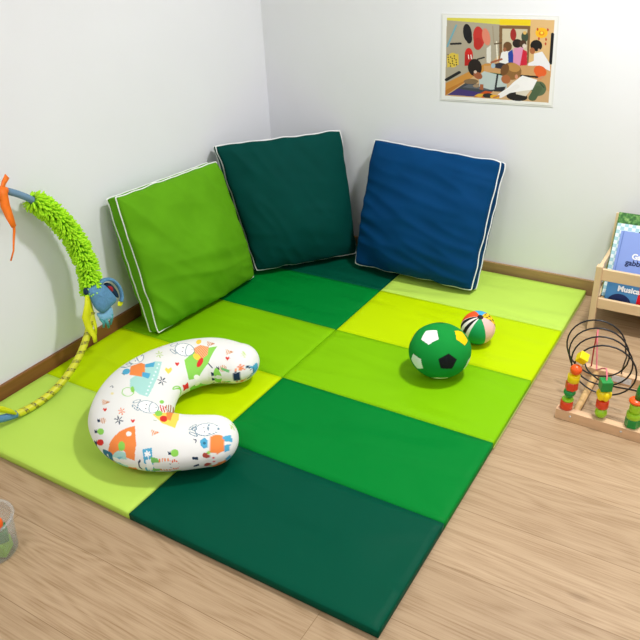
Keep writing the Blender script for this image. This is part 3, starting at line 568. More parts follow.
('poly',[(0.7392,-1.398),(0.7396,-1.4015),(0.7373,-1.4051),(0.7328,-1.4084),(0.7273,-1.411),(0.7219,-1.4123),(0.7175,-1.412),(0.7148,-1.4099),(0.7142,-1.4062),(0.7159,-1.4019),(0.7198,-1.3979),(0.7252,-1.3952),(0.731,-1.3944),(0.7361,-1.3954)],'c88a5c'),
('stripe',[(0.7392,-1.398),(0.7396,-1.4015),(0.7373,-1.4051),(0.7328,-1.4084),(0.7273,-1.411),(0.7219,-1.4123),(0.7175,-1.412),(0.7148,-1.4099),(0.7142,-1.4062),(0.7159,-1.4019),(0.7198,-1.3979),(0.7252,-1.3952),(0.731,-1.3944),(0.7361,-1.3954)],0.6,0.006,'f0e6dc'),
('poly',[(0.7031,-1.41),(0.711,-1.4102),(0.7107,-1.4053),(0.7174,-1.4121),(0.7084,-1.417)],'1d3550'),
('poly',[(0.7266,-1.4154),(0.7233,-1.4147),(0.7162,-1.4132),(0.7078,-1.4122),(0.7023,-1.4149),(0.7005,-1.4202),(0.7004,-1.4247),(0.7015,-1.4267),(0.7039,-1.4262),(0.7077,-1.4242),(0.7127,-1.4214),(0.7183,-1.4189),(0.7232,-1.417),(0.7263,-1.4159)],'8ccf55'),
('poly',[(0.6941,-1.4315),(0.6991,-1.4284),(0.702,-1.4271),(0.7002,-1.4248),(0.6908,-1.4293)],'1d3550'),
('poly',[(0.6935,-1.3385),(0.7134,-1.3616),(0.7291,-1.3357)],'c88a5c'),
('stripe',[(0.6935,-1.3385),(0.7134,-1.3616),(0.7201,-1.3442),(0.7122,-1.3354)],0.4,0.006,'f4e4d8'),
('poly',[(0.7302,-1.3778),(0.7177,-1.3734),(0.7162,-1.3672),(0.7237,-1.3683),(0.726,-1.3621),(0.7317,-1.3662)],'d8322c'),
('poly',[(0.6097,-1.5527),(0.5883,-1.5462),(0.5822,-1.5334),(0.5941,-1.5339),(0.5943,-1.5206),(0.6043,-1.5269)],'f3d65a'),
('poly',[(0.6057,-1.5021),(0.5933,-1.4984),(0.5904,-1.4914),(0.5974,-1.4917),(0.5982,-1.4843),(0.604,-1.4881)],'d8322c'),
('poly',[(0.7139,-1.8297),(0.6987,-1.8235),(0.6955,-1.8172),(0.7038,-1.8191),(0.7045,-1.813),(0.7118,-1.8177)],'d8322c'),
('poly',[(0.5811,-1.8202),(0.5621,-1.8118),(0.5591,-1.8057),(0.5698,-1.809),(0.572,-1.804),(0.5804,-1.8092)],'d8322c'),
('line',[(0.6221,-1.594),(0.6288,-1.5887)],0.00378,'1d3550'),
('line',[(0.6235,-1.5998),(0.6336,-1.6085)],0.00378,'1d3550'),
('line',[(0.6204,-1.6018),(0.6235,-1.6153)],0.00378,'1d3550'),
('line',[(0.6159,-1.598),(0.6082,-1.6023)],0.00378,'1d3550'),
('line',[(0.6147,-1.5923),(0.6043,-1.5834)],0.00378,'1d3550'),
('line',[(0.6178,-1.5902),(0.615,-1.5768)],0.00378,'1d3550'),
('line',[(0.6642,-1.8359),(0.6759,-1.8357)],0.00378,'1d3550'),
('line',[(0.6638,-1.8396),(0.6745,-1.8479)],0.00378,'1d3550'),
('line',[(0.6587,-1.8396),(0.6576,-1.8479)],0.00378,'1d3550'),
('line',[(0.654,-1.8359),(0.6419,-1.8359)],0.00378,'1d3550'),
('line',[(0.6543,-1.8322),(0.6429,-1.8233)],0.00378,'1d3550'),
('line',[(0.6594,-1.8322),(0.6599,-1.8231)],0.00378,'1d3550'),
('line',[(0.7777,-1.3865),(0.7835,-1.3793)],0.00378,'1d3550'),
('line',[(0.7752,-1.389),(0.7743,-1.3863)],0.00378,'1d3550'),
('line',[(0.7724,-1.3917),(0.7658,-1.3965)],0.00378,'1d3550'),
('line',[(0.7719,-1.3918),(0.7642,-1.3969)],0.00378,'1d3550'),
('line',[(0.7742,-1.3892),(0.7716,-1.3878)],0.00378,'1d3550'),
('line',[(0.7771,-1.3866),(0.7819,-1.3797)],0.00378,'1d3550'),
('line',[(0.6425,-1.8017),(0.6523,-1.8013)],0.00378,'e88a60'),
('line',[(0.6427,-1.8052),(0.6527,-1.8131)],0.00378,'e88a60'),
('line',[(0.6384,-1.8053),(0.6384,-1.8133)],0.00378,'e88a60'),
('line',[(0.6341,-1.8019),(0.624,-1.8021)],0.00378,'e88a60'),
('line',[(0.6339,-1.7984),(0.6236,-1.7903)],0.00378,'e88a60'),
('line',[(0.6382,-1.7983),(0.6377,-1.7898)],0.00378,'e88a60'),
('line',[(0.7828,-1.3663),(0.7885,-1.361)],0.00378,'e88a60'),
('line',[(0.7818,-1.3696),(0.785,-1.3719)],0.00378,'e88a60'),
('line',[(0.7792,-1.3717),(0.7764,-1.379)],0.00378,'e88a60'),
('line',[(0.7775,-1.3703),(0.7708,-1.3744)],0.00378,'e88a60'),
('line',[(0.7785,-1.3669),(0.7741,-1.3632)],0.00378,'e88a60'),
('line',[(0.7812,-1.365),(0.7831,-1.3566)],0.00378,'e88a60'),
('line',[(0.5189,-1.4896),(0.5298,-1.4896)],0.00378,'b6cf70'),
('line',[(0.5199,-1.4947),(0.5326,-1.5057)],0.00378,'b6cf70'),
('line',[(0.5152,-1.4946),(0.5175,-1.5062)],0.00378,'b6cf70'),
('line',[(0.5091,-1.4893),(0.4969,-1.4881)],0.00378,'b6cf70'),
('line',[(0.5079,-1.4841),(0.492,-1.4699)],0.00378,'b6cf70'),
('line',[(0.513,-1.4844),(0.5103,-1.4722)],0.00378,'b6cf70'),
('line',[(0.9685,-1.6554),(0.9706,-1.6473)],0.00378,'b6cf70'),
('line',[(0.9723,-1.6635),(0.9797,-1.6708)],0.00378,'b6cf70'),
('line',[(0.9716,-1.6671),(0.976,-1.681)],0.00378,'b6cf70'),
('line',[(0.9682,-1.6637),(0.9653,-1.6707)],0.00378,'b6cf70'),
('line',[(0.9647,-1.656),(0.9554,-1.6466)],0.00378,'b6cf70'),
('line',[(0.9642,-1.651),(0.9629,-1.6403)],0.00378,'b6cf70'),
('line',[(0.7645,-1.3217),(0.7698,-1.3181)],0.00378,'b6cf70'),
('line',[(0.7646,-1.3257),(0.7702,-1.3311)],0.00378,'b6cf70'),
('line',[(0.7622,-1.327),(0.7622,-1.3358)],0.00378,'b6cf70'),
('line',[(0.7596,-1.3245),(0.7536,-1.3272)],0.00378,'b6cf70'),
('line',[(0.7595,-1.3205),(0.7529,-1.3139)],0.00378,'b6cf70'),
('line',[(0.7619,-1.3192),(0.7611,-1.3094)],0.00378,'b6cf70'),
('poly',[(0.7861,-1.8255),(0.8028,-1.8419),(0.8167,-1.8218)],'f08a45'),
('stripe',[(0.7861,-1.8255),(0.8028,-1.8419),(0.8089,-1.8286),(0.8024,-1.8226)],0.4,0.006,'f4e4d8'),
('poly',[(0.4691,-1.3911),(0.4688,-1.3929),(0.4702,-1.4001),(0.4653,-1.4039),(0.466,-1.4137),(0.4572,-1.4132),(0.4572,-1.4188),(0.4569,-1.4205),(0.4554,-1.4167),(0.4539,-1.4094),(0.462,-1.409),(0.4612,-1.3991),(0.4666,-1.3959),(0.4669,-1.3907)],'d8322c'),
('poly',[(0.466,-1.4261),(0.4701,-1.4317),(0.4728,-1.4383),(0.4728,-1.4434),(0.4669,-1.4432),(0.4595,-1.4411),(0.4522,-1.4374),(0.4493,-1.4354),(0.4489,-1.4334),(0.4534,-1.4339),(0.452,-1.4271),(0.454,-1.4237),(0.462,-1.4265),(0.463,-1.424)],'c88a5c'),
('stripe',[(0.466,-1.4261),(0.4701,-1.4317),(0.4728,-1.4383),(0.4728,-1.4434),(0.4669,-1.4432),(0.4595,-1.4411),(0.4522,-1.4374),(0.4493,-1.4354),(0.4489,-1.4334),(0.4534,-1.4339),(0.452,-1.4271),(0.454,-1.4237),(0.462,-1.4265),(0.463,-1.424)],0.6,0.006,'f0e6dc'),
('poly',[(0.4352,-1.4354),(0.4463,-1.4367),(0.4442,-1.431),(0.4537,-1.4386),(0.4455,-1.4451)],'1d3550'),
('poly',[(0.5413,-1.7404),(0.5431,-1.7429),(0.5434,-1.7452),(0.542,-1.7467),(0.5392,-1.7473),(0.5356,-1.7467),(0.5318,-1.745),(0.5286,-1.7427),(0.5267,-1.7402),(0.5265,-1.7379),(0.528,-1.7364),(0.5309,-1.7359),(0.5346,-1.7366),(0.5383,-1.7381)],'e8dca0'),
('line',[(0.4932,-1.7119),(0.4955,-1.7051),(0.5107,-1.7137)],0.0027,'1d3550'),
('line',[(0.7616,-1.7873),(0.7706,-1.7858)],0.0027,'8a9a60'),
('line',[(0.7971,-1.3366),(0.8015,-1.3253),(0.7984,-1.2949)],0.00378,'4fa8cc'),
('line',[(0.8015,-1.3253),(0.8063,-1.3269)],0.00324,'2f6f88'),
('line',[(0.7941,-1.3413),(0.7911,-1.3522)],0.00297,'2f6f88'),
('line',[(0.6509,-1.5335),(0.6528,-1.5113)],0.0027,'d8322c'),
('line',[(0.6572,-1.5892),(0.6539,-1.5838),(0.6514,-1.5767),(0.6502,-1.5691),(0.6503,-1.5619),(0.6513,-1.5559),(0.6523,-1.5513),(0.6531,-1.5487),(0.6537,-1.5488),(0.6572,-1.5892)],0.0027,'8ccf55'),
('poly',[(0.7165,-1.4057),(0.7535,-1.3959),(0.7549,-1.4009),(0.7261,-1.4083)],'6dbb70'),
('stripe',[(0.7529,-1.3953),(0.7859,-1.3644),(0.7876,-1.3629),(0.7606,-1.4009)],0.3,0.009,'f08a45'),
('line',[(0.6756,-1.4185),(0.6921,-1.4199)],0.00324,'1d3550'),
('line',[(0.7891,-1.3504),(0.7984,-1.3395)],0.00324,'1d3550'),
('poly',[(0.8381,-1.8937),(0.8597,-1.8823),(0.8526,-1.8806),(0.8316,-1.8882)],'7cc060'),
('stripe',[(0.8584,-1.8833),(0.8902,-1.864),(0.8825,-1.8642),(0.8532,-1.8812)],0.3,0.008,'f08a45'),
('line',[(0.94,-1.8237),(0.9512,-1.8148)],0.0027,'1d3550'),
('line',[(0.8001,-1.9096),(0.8045,-1.9055)],0.0027,'1d3550'),
('poly',[(0.9909,-1.7811),(0.9903,-1.7814),(0.9893,-1.7823),(0.988,-1.7838),(0.9867,-1.7854),(0.9857,-1.7868),(0.985,-1.7878),(0.985,-1.7882),(0.9856,-1.7878),(0.9866,-1.7869),(0.9879,-1.7855),(0.9892,-1.7839),(0.9903,-1.7825),(0.991,-1.7815)],'d8322c'),
('poly',[(0.7879,-1.91),(0.7879,-1.9111),(0.7858,-1.9119),(0.7814,-1.9117),(0.7775,-1.9123),(0.7772,-1.9151),(0.7782,-1.9175),(0.7765,-1.9166),(0.7765,-1.9154),(0.7759,-1.9127),(0.7765,-1.9099),(0.7792,-1.9084),(0.7826,-1.9081),(0.7861,-1.909)],'f08a45'),
('line',[(0.93,-1.6255),(0.9373,-1.621)],0.0027,'1d3550'),
('line',[(0.8321,-1.6895),(0.8419,-1.683)],0.0027,'2f6f88')]
#PRINT_END
nursing_pillow()

# ------------------------------------------------------------------ balls
def sphere_mesh(sub):
    bm = bmesh.new(); bmesh.ops.create_icosphere(bm, subdivisions=sub, radius=1)
    me = bpy.data.meshes.new('ball'); bm.to_mesh(me); bm.free(); return me
def put_cols(me, col):
    a = me.color_attributes.new('Col', 'FLOAT_COLOR', 'POINT'); a.data.foreach_set('color', col.astype(np.float32).ravel())
def unit_co(me):
    v = np.empty(len(me.vertices) * 3); me.vertices.foreach_get('co', v); return v.reshape(-1, 3)
def football():
    V = np.array([[.6862, .1152, .7182], [.2678, -.5513, -.7902], [-.2678, .5513, .7902], [-.6862, -.1152, -.7182], [.5926, -.7846, .1822], [-.9511, -.079, .2987],
                  [.9511, .079, -.2987], [-.5926, .7846, -.1822], [-.1607, -.4927, .8552], [.4193, .9046, .077], [-.4193, -.9046, -.077], [.1607, .4927, -.8552]])
    C_ = ['f2c800', 'f0f0ea', '15181c', 'f0f0ea', '101416', 'f2c800', 'dfe6d8', 'f0f0ea', 'f4f4f0', '15181c', 'e6efe6', 'f2c800']
    me = sphere_mesh(7); P = unit_co(me)
    col = np.tile(np.array(lin('0a8a34')), (len(P), 1))
    for i in range(12):
        c = V[i] / np.linalg.norm(V[i])
        dots = V @ c; nb = [j for j in range(12) if .3 < dots[j] < .6]
        # pentagon with its corners midway between neighbouring directions
        d = P @ c; near = d > .8
        lim = np.full(len(P), -9.)
        for j in nb:
            t = V[j] - c * (V[j] @ c); t /= np.linalg.norm(t)
            lim = np.maximum(lim, (P @ t) / np.maximum(d, .1))
        ins = near & (lim < .262)
        col[ins] = np.array(lin(C_[i]))
        me_edge = near & (lim >= .262) & (lim < .275)
        col[me_edge] = np.array(lin('067028'))
    r = .112
    put_cols(me, col)
    v = P * r
    n = np.array([noise.noise(Vector(p * 2.2)) for p in P]) * .0012
    v = v + P * n[:, None]; v[:, 2] *= .875; v[:, 2] = np.maximum(v[:, 2], -.098 + .0022)
    me.vertices.foreach_set('co', v.ravel())
    o = link('football', me, attr_mat('felt_cloth', .85, .2, .5, 260), None, True)
    o.location = (1.350, -.930, MH + .098 - .0012); tag(o, 'large soft green football with white, black and yellow pentagons', 'ball')
football()
def beach_ball():
    pole = Vector((.2113, -.3232, .9224)).normalized(); g = Vector((.3236, -.9453, .0419)); g = (g - pole * g.dot(pole)).normalized(); h = pole.cross(g)
    me = sphere_mesh(7); P = unit_co(me); pole, g, h = map(np.array, (pole, g, h))
    z = P @ pole; az = np.degrees(np.arctan2(P @ h, P @ g))
    col = np.tile(np.array(lin('e7bcae')), (len(P), 1))
    def setc(m, c): col[m] = np.array(lin(c))
    s = np.floor((az + 30) / 60).astype(int) % 6
    # anticlockwise from the green front panel: pink, yellow, blue, orange, striped
    setc(s == 0, '0a9a50'); setc(s == 1, 'eebfb6'); setc(s == 2, 'f0c010'); setc(s == 3, '3fa3cf'); setc(s == 4, 'ea5520'); setc(s == 5, 'efeae0')
    st = (s == 5) & (((np.floor((az + 30 + 60) / 15 - .15)).astype(int) % 2) == 0); setc(st, '111111')
    dots = (s == 2) & (np.sin(az * .22) * np.sin(np.arccos(np.clip(z, -1, 1)) * 12) > .35); setc(dots, '151515')
    setc(z > .985, '1a1a1a')
    r = .066; put_cols(me, col); me.vertices.foreach_set('co', (P * r).ravel())
    o = link('beach_ball', me, attr_mat('printed_cloth', .7, .3, .2, 300), None, True)
    o.location = (1.3962, -.6617, MH + r + .0012); tag(o, 'small ball with green, pink, orange and black-striped segments behind the football', 'ball')
beach_ball()

# ------------------------------------------------------------------ poster
POSTER = []
def poster():
    # printed sheet pinned to the back wall; artwork given in sheet coordinates 0..1
    A = [Vector((.9296, 0, 1.1397)), Vector((1.4033, 0, 1.1406)), Vector((1.4163, 0, .8070)), Vector((.9379, 0, .7981))]  # TL TR BR BL
    root = empty('poster', (1.175, -.002, .97), 0, 'laminated classroom photo sheet with white border taped on the back wall', 'poster')
    nx, ny = 470, 350
    bm = bmesh.new(); g = [[None] * (ny + 1) for _ in range(nx + 1)]
    me = bpy.data.meshes.new('p'); U, Vv = np.meshgrid(np.linspace(0, 1, nx + 1), np.linspace(0, 1, ny + 1), indexing='ij')
    a, b, c, d = [np.array(q) - np.array((1.175, -.002, .97)) for q in (A[0], A[1], A[2], A[3])]
    in0 = (.012, .03)
    P = (a[None, None] * (1 - U[..., None]) + b * U[..., None]) * (1 - Vv[..., None]) + (d * (1 - U[..., None]) + c * U[..., None]) * Vv[..., None]
    P[..., 1] = -.0008 - .0012 * np.sin(U * 9) ** 2 * np.sin(Vv * 5) ** 2
    verts = P.reshape(-1, 3)
    I = np.arange((nx + 1) * (ny + 1)).reshape(nx + 1, ny + 1)
    F = np.stack([I[:-1, :-1], I[:-1, 1:], I[1:, 1:], I[1:, :-1]], -1).reshape(-1, 4)
    bm.free(); me.from_pydata(verts.tolist(), [], F.tolist())
    xy = np.stack([U.ravel(), Vv.ravel()], 1)
    paint(me, xy, 'e9e9e6', POSTER)
    link('print', me, attr_mat('print_paper', .35, .4, 0), root, True)
    # thin laminate border behind the print
    bm = bmesh.new(); k = .006
    q = [a + np.array((-k, 0, k)), b + np.array((k, 0, k)), c + np.array((k, 0, -k)), d + np.array((-k, 0, -k))]
    f = [bm.verts.new((v[0], -.0002, v[2])) for v in q]; bk = [bm.verts.new((v[0], .0015, v[2])) for v in q]
    bm.faces.new(f); bm.faces.new(bk[::-1])
    for i in range(4): bm.faces.new((f[i], bk[i], bk[(i + 1) % 4], f[(i + 1) % 4]))
    link('laminate_border', mesh_of(bm), mat('laminate', 'e4e4e1', .25, .01, 5, spec=.5), root)
# artwork, drawn on a 640-unit board then scaled to the sheet
def PB(pts):
    out = []
    for x, y in pts:   # drawing board (640 units) -> sheet 0..1
        w = .00011 * x - .00011 * y + 1
        out.append(((.00201 * x + .00003 * y - .12266) / w, (-.00005 * x + .00249 * y - .1668) / w))
    return out
def pp(c, *pts): POSTER.append(('poly', PB(pts), c))
def pe(c, cx, cy, rx, ry, ang=0):
    POSTER.append(('poly', PB(ell(cx, cy, rx, ry, ang, c)[1]), c))
def pl(c, w, *pts): POSTER.append(('line', PB(pts), w / 520, c))
pp('c9a57a', (78, 82), (570, 92), (542, 470), (70, 437))
pp('a9a08c', (78, 90), (322, 112), (322, 250), (250, 310), (72, 400))           # grey activity wall
pp('d8cf4e', (78, 81), (322, 86), (322, 112), (78, 92)); pp('e8cc18', (322, 86), (464, 89), (462, 118), (322, 114))
pp('7a5b38', (320, 116), (462, 118), (460, 290), (320, 290)); pp('c9bda0', (334, 130), (448, 134), (446, 290), (334, 290))  # mirror
pp('d8b27a', (464, 89), (570, 92), (556, 300), (452, 300))
pp('b5752c', (72, 395), (190, 335), (200, 350), (70, 437)); pp('c78b3c', (72, 380), (255, 290), (320, 290), (200, 350), (74, 410))
pp('c99a66', (250, 300), (556, 300), (545, 420), (430, 350), (250, 330))
pl('6fa5b5', 9, (122, 115), (80, 212)); pl('15161a', 12, (98, 200), (142, 198)); pl('101014', 17, (76, 364), (136, 330))
pe('101014', 174, 150, 20, 42, -.15); pe('0c0c10', 182, 175, 14, 24)
pe('c03028', 226, 170, 26, 50, -.1); pe('d9826a', 260, 168, 18, 40, -.2); pe('b52820', 222, 200, 20, 28)
pe('cc2018', 180, 250, 19, 32); pp('b01810', (162, 250), (160, 300), (192, 300), (198, 250)); pl('f2eee8', 4, (178, 250), (180, 268)); pl('f2eee8', 4, (190, 250), (192, 268))
pe('d8bc48', 106, 274, 28, 34); pp('d8bc48', (80, 250), (132, 245), (134, 295), (80, 308))
for i in range(16): pe('2a2010', 84 + (i * 37) % 46, 250 + (i * 23) % 52, 3.2, 3.2)
pp('dedbd2', (262, 220), (282, 205), (282, 290), (262, 285)); pl('1a1a1a', 9, (222, 270), (250, 262)); pl('9c8f78', 5, (290, 120), (296, 200)); pl('e8e2d0', 6, (308, 190), (312, 280)); pl('5b4428', 8, (300, 200), (330, 196))
pe('9a2420', 384, 158, 14, 28); pe('3c4a38', 436, 168, 16, 24); pe('d9b060', 436, 150, 8, 8)
pe('f0b41c', 512, 150, 28, 24); pe('e08a1c', 512, 152, 13, 11); pe('f7d84a', 513, 150, 6, 6)
for q in ((494, 134), (540, 136), (500, 176), (530, 200), (532, 180)): pe('b8401c', q[0], q[1], 4, 7)
pl('0c0e14', 13, (561, 155), (552, 290))
# children seated at the mirror
pe('2a2a34', 330, 300, 36, 14); pp('e8e6e4', (330, 240), (362, 225), (388, 300), (320, 285)); pp('1f3f9c', (360, 240), (380, 225), (392, 305), (362, 300)); pe('6b4a2a', 358, 212, 20, 22)
pe('9a6040', 345, 226, 8, 10); pp('d890b4', (385, 220), (430, 215), (430, 298), (382, 298)); pp('c82038', (428, 225), (446, 235), (446, 298), (414, 300)); pe('241a18', 402, 198, 22, 20); pe('4a3020', 428, 200, 16, 18); pe('d8c8bc', 434, 210, 9, 10)
pl('a05a3c', 12, (285, 285), (330, 270)); pe('9fb8c8', 292, 300, 10, 12)
# child kneeling in orange trousers
pp('e8e6ea', (478, 245), (515, 235), (548, 290), (550, 325), (500, 300), (450, 300), (452, 288), (476, 278)); pe('e0602a', 505, 325, 30, 24, .5); pl('e0602a', 22, (488, 320), (502, 355)); pl('c89068', 13, (500, 358), (515, 352))
pe('14100f', 488, 208, 27, 26); pe('a8643c', 470, 232, 12, 15, -.2); pe('caa080', 500, 228, 5, 6)
# mats and toys on the floor
pp('3a4048', (95, 425), (170, 375), (330, 400), (250, 435)); pp('5a6068', (150, 398), (180, 385), (300, 398), (270, 412)); pp('403070', (80, 433), (130, 405), (250, 425), (215, 442)); pp('c8501c', (205, 442), (255, 415), (290, 420), (250, 447)); pp('d8a838', (205, 438), (225, 428), (255, 430), (235, 446))
pl('1f5a30', 12, (280, 335), (345, 345)); pl('201c1c', 12, (330, 338), (490, 352)); pe('7a6448', 190, 372, 34, 12); pe('9c8468', 215, 392, 16, 8)
# dark-haired child lying
pp('b8c4c2', (226, 345), (250, 325), (350, 350), (355, 405), (280, 410), (228, 395)); pl('22262c', 9, (312, 340), (302, 408)); pp('a05a38', (232, 385), (248, 385), (246, 412), (230, 408))
pe('1c120f', 208, 308, 32, 40, -.1); pe('9a5838', 222, 345, 22, 15, .5); pe('d8c0b0', 210, 328, 7, 7); pp('23272f', (300, 400), (350, 395), (340, 420), (295, 418))
# fair child crawling in white shirt and green trousers
pe('1c1a1c', 400, 442, 48, 20, .1); pe('2c2a2a', 268, 437, 24, 11); pp('d8cfc0', (400, 400), (480, 390), (440, 440), (395, 430))
pe('55684a', 498, 405, 34, 34, .2); pl('4a5e42', 36, (495, 405), (470, 448)); pl('35462f', 6, (505, 380), (522, 400))
pp('efedee', (385, 375), (425, 345), (492, 365), (470, 410), (430, 415), (370, 425), (322, 448), (315, 430), (360, 400)); pl('e9e6e6', 26, (400, 395), (325, 438))
pe('e0a820', 300, 442, 22, 9, .1); pl('b87850', 10, (318, 438), (296, 446))
pe('8a6234', 375, 325, 46, 40, .2); pe('b8884a', 385, 308, 30, 20, .3); pe('a8643a', 350, 362, 22, 20, .6); pe('6f4a26', 345, 318, 18, 28, .4); pe('d09070', 398, 350, 7, 10)
poster()

# ------------------------------------------------------------------ play hoop leaning on the left wall
def play_hoop():
    HC = Vector((.1142, -1.7945, .4252)); HM = Euler((0, -.1696, -.0191)).to_matrix(); HR = .3862
    root = empty('play_hoop', (.178, -1.80, MH), 0, 'large fabric-wrapped play hoop with shaggy lime sleeve leaning on the left wall', 'play hoop')
    RL = Vector(root.location)
    def W3(x, y, z): return HC + HM @ Vector((x, y, z)) - RL
    def arc(a0, a1, n):
        return [W3(0, HR * math.cos(math.radians(a0 + (a1 - a0) * i / n)), HR * math.sin(math.radians(a0 + (a1 - a0) * i / n))) for i in range(n + 1)]
    denim = mat('denim_blue_cloth', '5f8fb4', .8, .12, 120, .5, 600, .15)
    grey = mat('grey_blue_tube', '6f8fa8', .7, .06, 60, .3, 400, .2)
    yel = mat('yellow_ribbon', 'd9de1c', .5, .05, 40, .2, 300, .3)
    ora = mat('orange_ribbon', 'f57a1e', .5, .08, 40, .2, 300, .3)
    red = mat('red_cloth', 'a8202c', .8)
    navy = mat('navy_cloth', '14304a', .8)
    teal = mat('teal_fringe', '4f9a9a', .8, .15, 80)
    tube('wrapped_tube', arc(46, 62, 12), .0125, grey, root)
    tube('orange_band', arc(62, 74, 8), .0135, ora, root)
    tube('wrapped_tube', arc(74, 160, 30), .0125, grey, root)
    tube('wrapped_tube', arc(160, 240, 30), .0125, ora, root)
    tube('blue_tube', arc(240, 258, 12), .0135, denim, root)
    # printed yellow tape wound round the lower right quarter
    m, nt, b = nodes('printed_yellow_tape'); N = nt.nodes; L = nt.links
    tc = N.new('ShaderNodeTexCoord'); uv = N.new('ShaderNodeSeparateXYZ'); L.new(tc.outputs['UV'], uv.inputs[0])
    st = N.new('ShaderNodeMath'); st.operation = 'MULTIPLY_ADD'; st.inputs[1].default_value = 13; L.new(uv.outputs[0], st.inputs[0])
    tw = N.new('ShaderNodeMath'); tw.operation = 'MULTIPLY'; tw.inputs[1].default_value = 1.0; L.new(uv.outputs[1], tw.inputs[0]); L.new(tw.outputs[0], st.inputs[2])
    fr = N.new('ShaderNodeMath'); fr.operation = 'FRACT'; L.new(st.outputs[0], fr.inputs[0])
    cmp_ = N.new('ShaderNodeMath'); cmp_.operation = 'LESS_THAN'; cmp_.inputs[1].default_value = .36; L.new(fr.outputs[0], cmp_.inputs[0])
    wv = N.new('ShaderNodeTexVoronoi'); wv.inputs['Scale'].default_value = 130; L.new(tc.outputs['Object'], wv.inputs['Vector'])
    c2 = N.new('ShaderNodeMath'); c2.operation = 'LESS_THAN'; c2.inputs[1].default_value = .42; L.new(wv.outputs['Distance'], c2.inputs[0])
    mm = N.new('ShaderNodeMath'); mm.operation = 'MULTIPLY'; L.new(cmp_.outputs[0], mm.inputs[0]); L.new(c2.outputs[0], mm.inputs[1])
    mx = N.new('ShaderNodeMix'); mx.data_type = 'RGBA'; mx.inputs[6].default_value = lin('d3d42a'); mx.inputs[7].default_value = lin('4a3a16')
    hf = N.new('ShaderNodeMath'); hf.operation = 'MULTIPLY_ADD'; hf.inputs[1].default_value = .38; L.new(cmp_.outputs[0], hf.inputs[0])
    m5 = N.new('ShaderNodeMath'); m5.operation = 'MULTIPLY'; m5.inputs[1].default_value = .5; L.new(mm.outputs[0], m5.inputs[0]); L.new(m5.outputs[0], hf.inputs[2]); L.new(hf.outputs[0], mx.inputs[0])
    L.new(mx.outputs[2], b.inputs['Base Color']); b.inputs['Roughness'].default_value = .45
    bm = bmesh.new(); pts = arc(258, 332, 90); uvl = bm.loops.layers.uv.new('UVMap'); n = 14; rings = []
    cen = W3(0, 0, 0); nrm = HM @ Vector((1, 0, 0))
    for i, p in enumerate(pts):
        rad = (p - cen).normalized(); r = .0135 + .0006 * math.sin(i * 1.9)
        rings.append([bm.verts.new(p + rad * r * math.cos(2 * PI * k / n) + nrm * r * math.sin(2 * PI * k / n)) for k in range(n)])
    for i in range(len(rings) - 1):
        for k in range(n):
            f = bm.faces.new((rings[i][k], rings[i][(k + 1) % n], rings[i + 1][(k + 1) % n], rings[i + 1][k]))
            for lp, (a, c) in zip(f.loops, ((i, k), (i, k + 1), (i + 1, k + 1), (i + 1, k))): lp[uvl].uv = (a / 90, c / n)
    link('printed_tape_sleeve', mesh_of(bm), m, root, True)
    # shaggy chenille sleeve: core and a few thousand short soft fingers
    tube('sleeve_core', arc(-19, 47, 40), .021, mat('lime_core', '5c9a10', .9), root, 12)
    che = mat('lime_chenille', 'b2ee24', .85, .12, 30)
    bm = bmesh.new(); rnd = random.Random(4)
    for i in range(1250):
        a = math.radians(-18 + 65.5 * rnd.random()); ph = rnd.random() * 2 * PI
        rad = Vector((0, math.cos(a), math.sin(a))); tan = Vector((0, -math.sin(a), math.cos(a)))
        d = rad * math.cos(ph) + Vector((1, 0, 0)) * math.sin(ph)
        d2 = (d + tan * rnd.uniform(-.45, .35) + Vector((0, 0, -.35))).normalized()
        p0 = rad * HR + d * .016; Ln = rnd.uniform(.022, .031)
        p1 = p0 + d * Ln * .5; p2 = p1 + d2 * Ln * .55
        if (HC + HM @ p2).x < .004: p2.x = p1.x
        w = rnd.uniform(.0036, .0044)
        sweep(bm, [W3(*p0), W3(*((p0 + p1) / 2)), W3(*p1), W3(*p2)], [w * .8, w, w * 1.05, w * .7], 6)
    for v in bm.verts:
        wx = v.co.x + RL.x
        if wx < .003: v.co.x = .003 - RL.x
    link('chenille_sleeve', mesh_of(bm), che, root, True)
    # flat and padded cloth shapes lying in the hoop's own plane
    def padded(name, poly, x, t, m, parent=root, sub=True):
        c = Vector((sum(p[0] for p in poly) / len(poly), sum(p[1] for p in poly) / len(poly)))
        P = []
        k = len(poly)
        if sub:
            for i in range(k):
                p0, p1, p2, p3 = (Vector(poly[(i + j) % k]) for j in (-1, 0, 1, 2))
                for s in (0, .25, .5, .75):
                    P.append(.5 * (2 * p1 + (p2 - p0) * s + (2 * p0 - 5 * p1 + 4 * p2 - p3) * s * s + (3 * p1 - p0 - 3 * p2 + p3) * s ** 3))
        else: P = [Vector(p) for p in poly]
        bm = bmesh.new(); K = len(P)
        edge = [bm.verts.new(W3(x, *p)) for p in P]
        for sg in (1, -1):
            prev = edge
            for f in (.93, .8, .6, .35, .12):
                z = sg * t * math.sqrt(max(0, 1 - f ** 2.2))
                cur = [bm.verts.new(W3(x + z + .0018 * noise.noise(Vector((p[0] * 40, p[1] * 40, sg))), *(c + (p - c) * f))) for p in P]
                for i in range(K):
                    bm.faces.new((prev[i], prev[(i + 1) % K], cur[(i + 1) % K], cur[i]) if sg > 0 else (prev[i], cur[i], cur[(i + 1) % K], prev[(i + 1) % K]))
                prev = cur
            bm.faces.new(prev if sg > 0 else prev[::-1])
        return link(name, mesh_of(bm), m, parent, True)
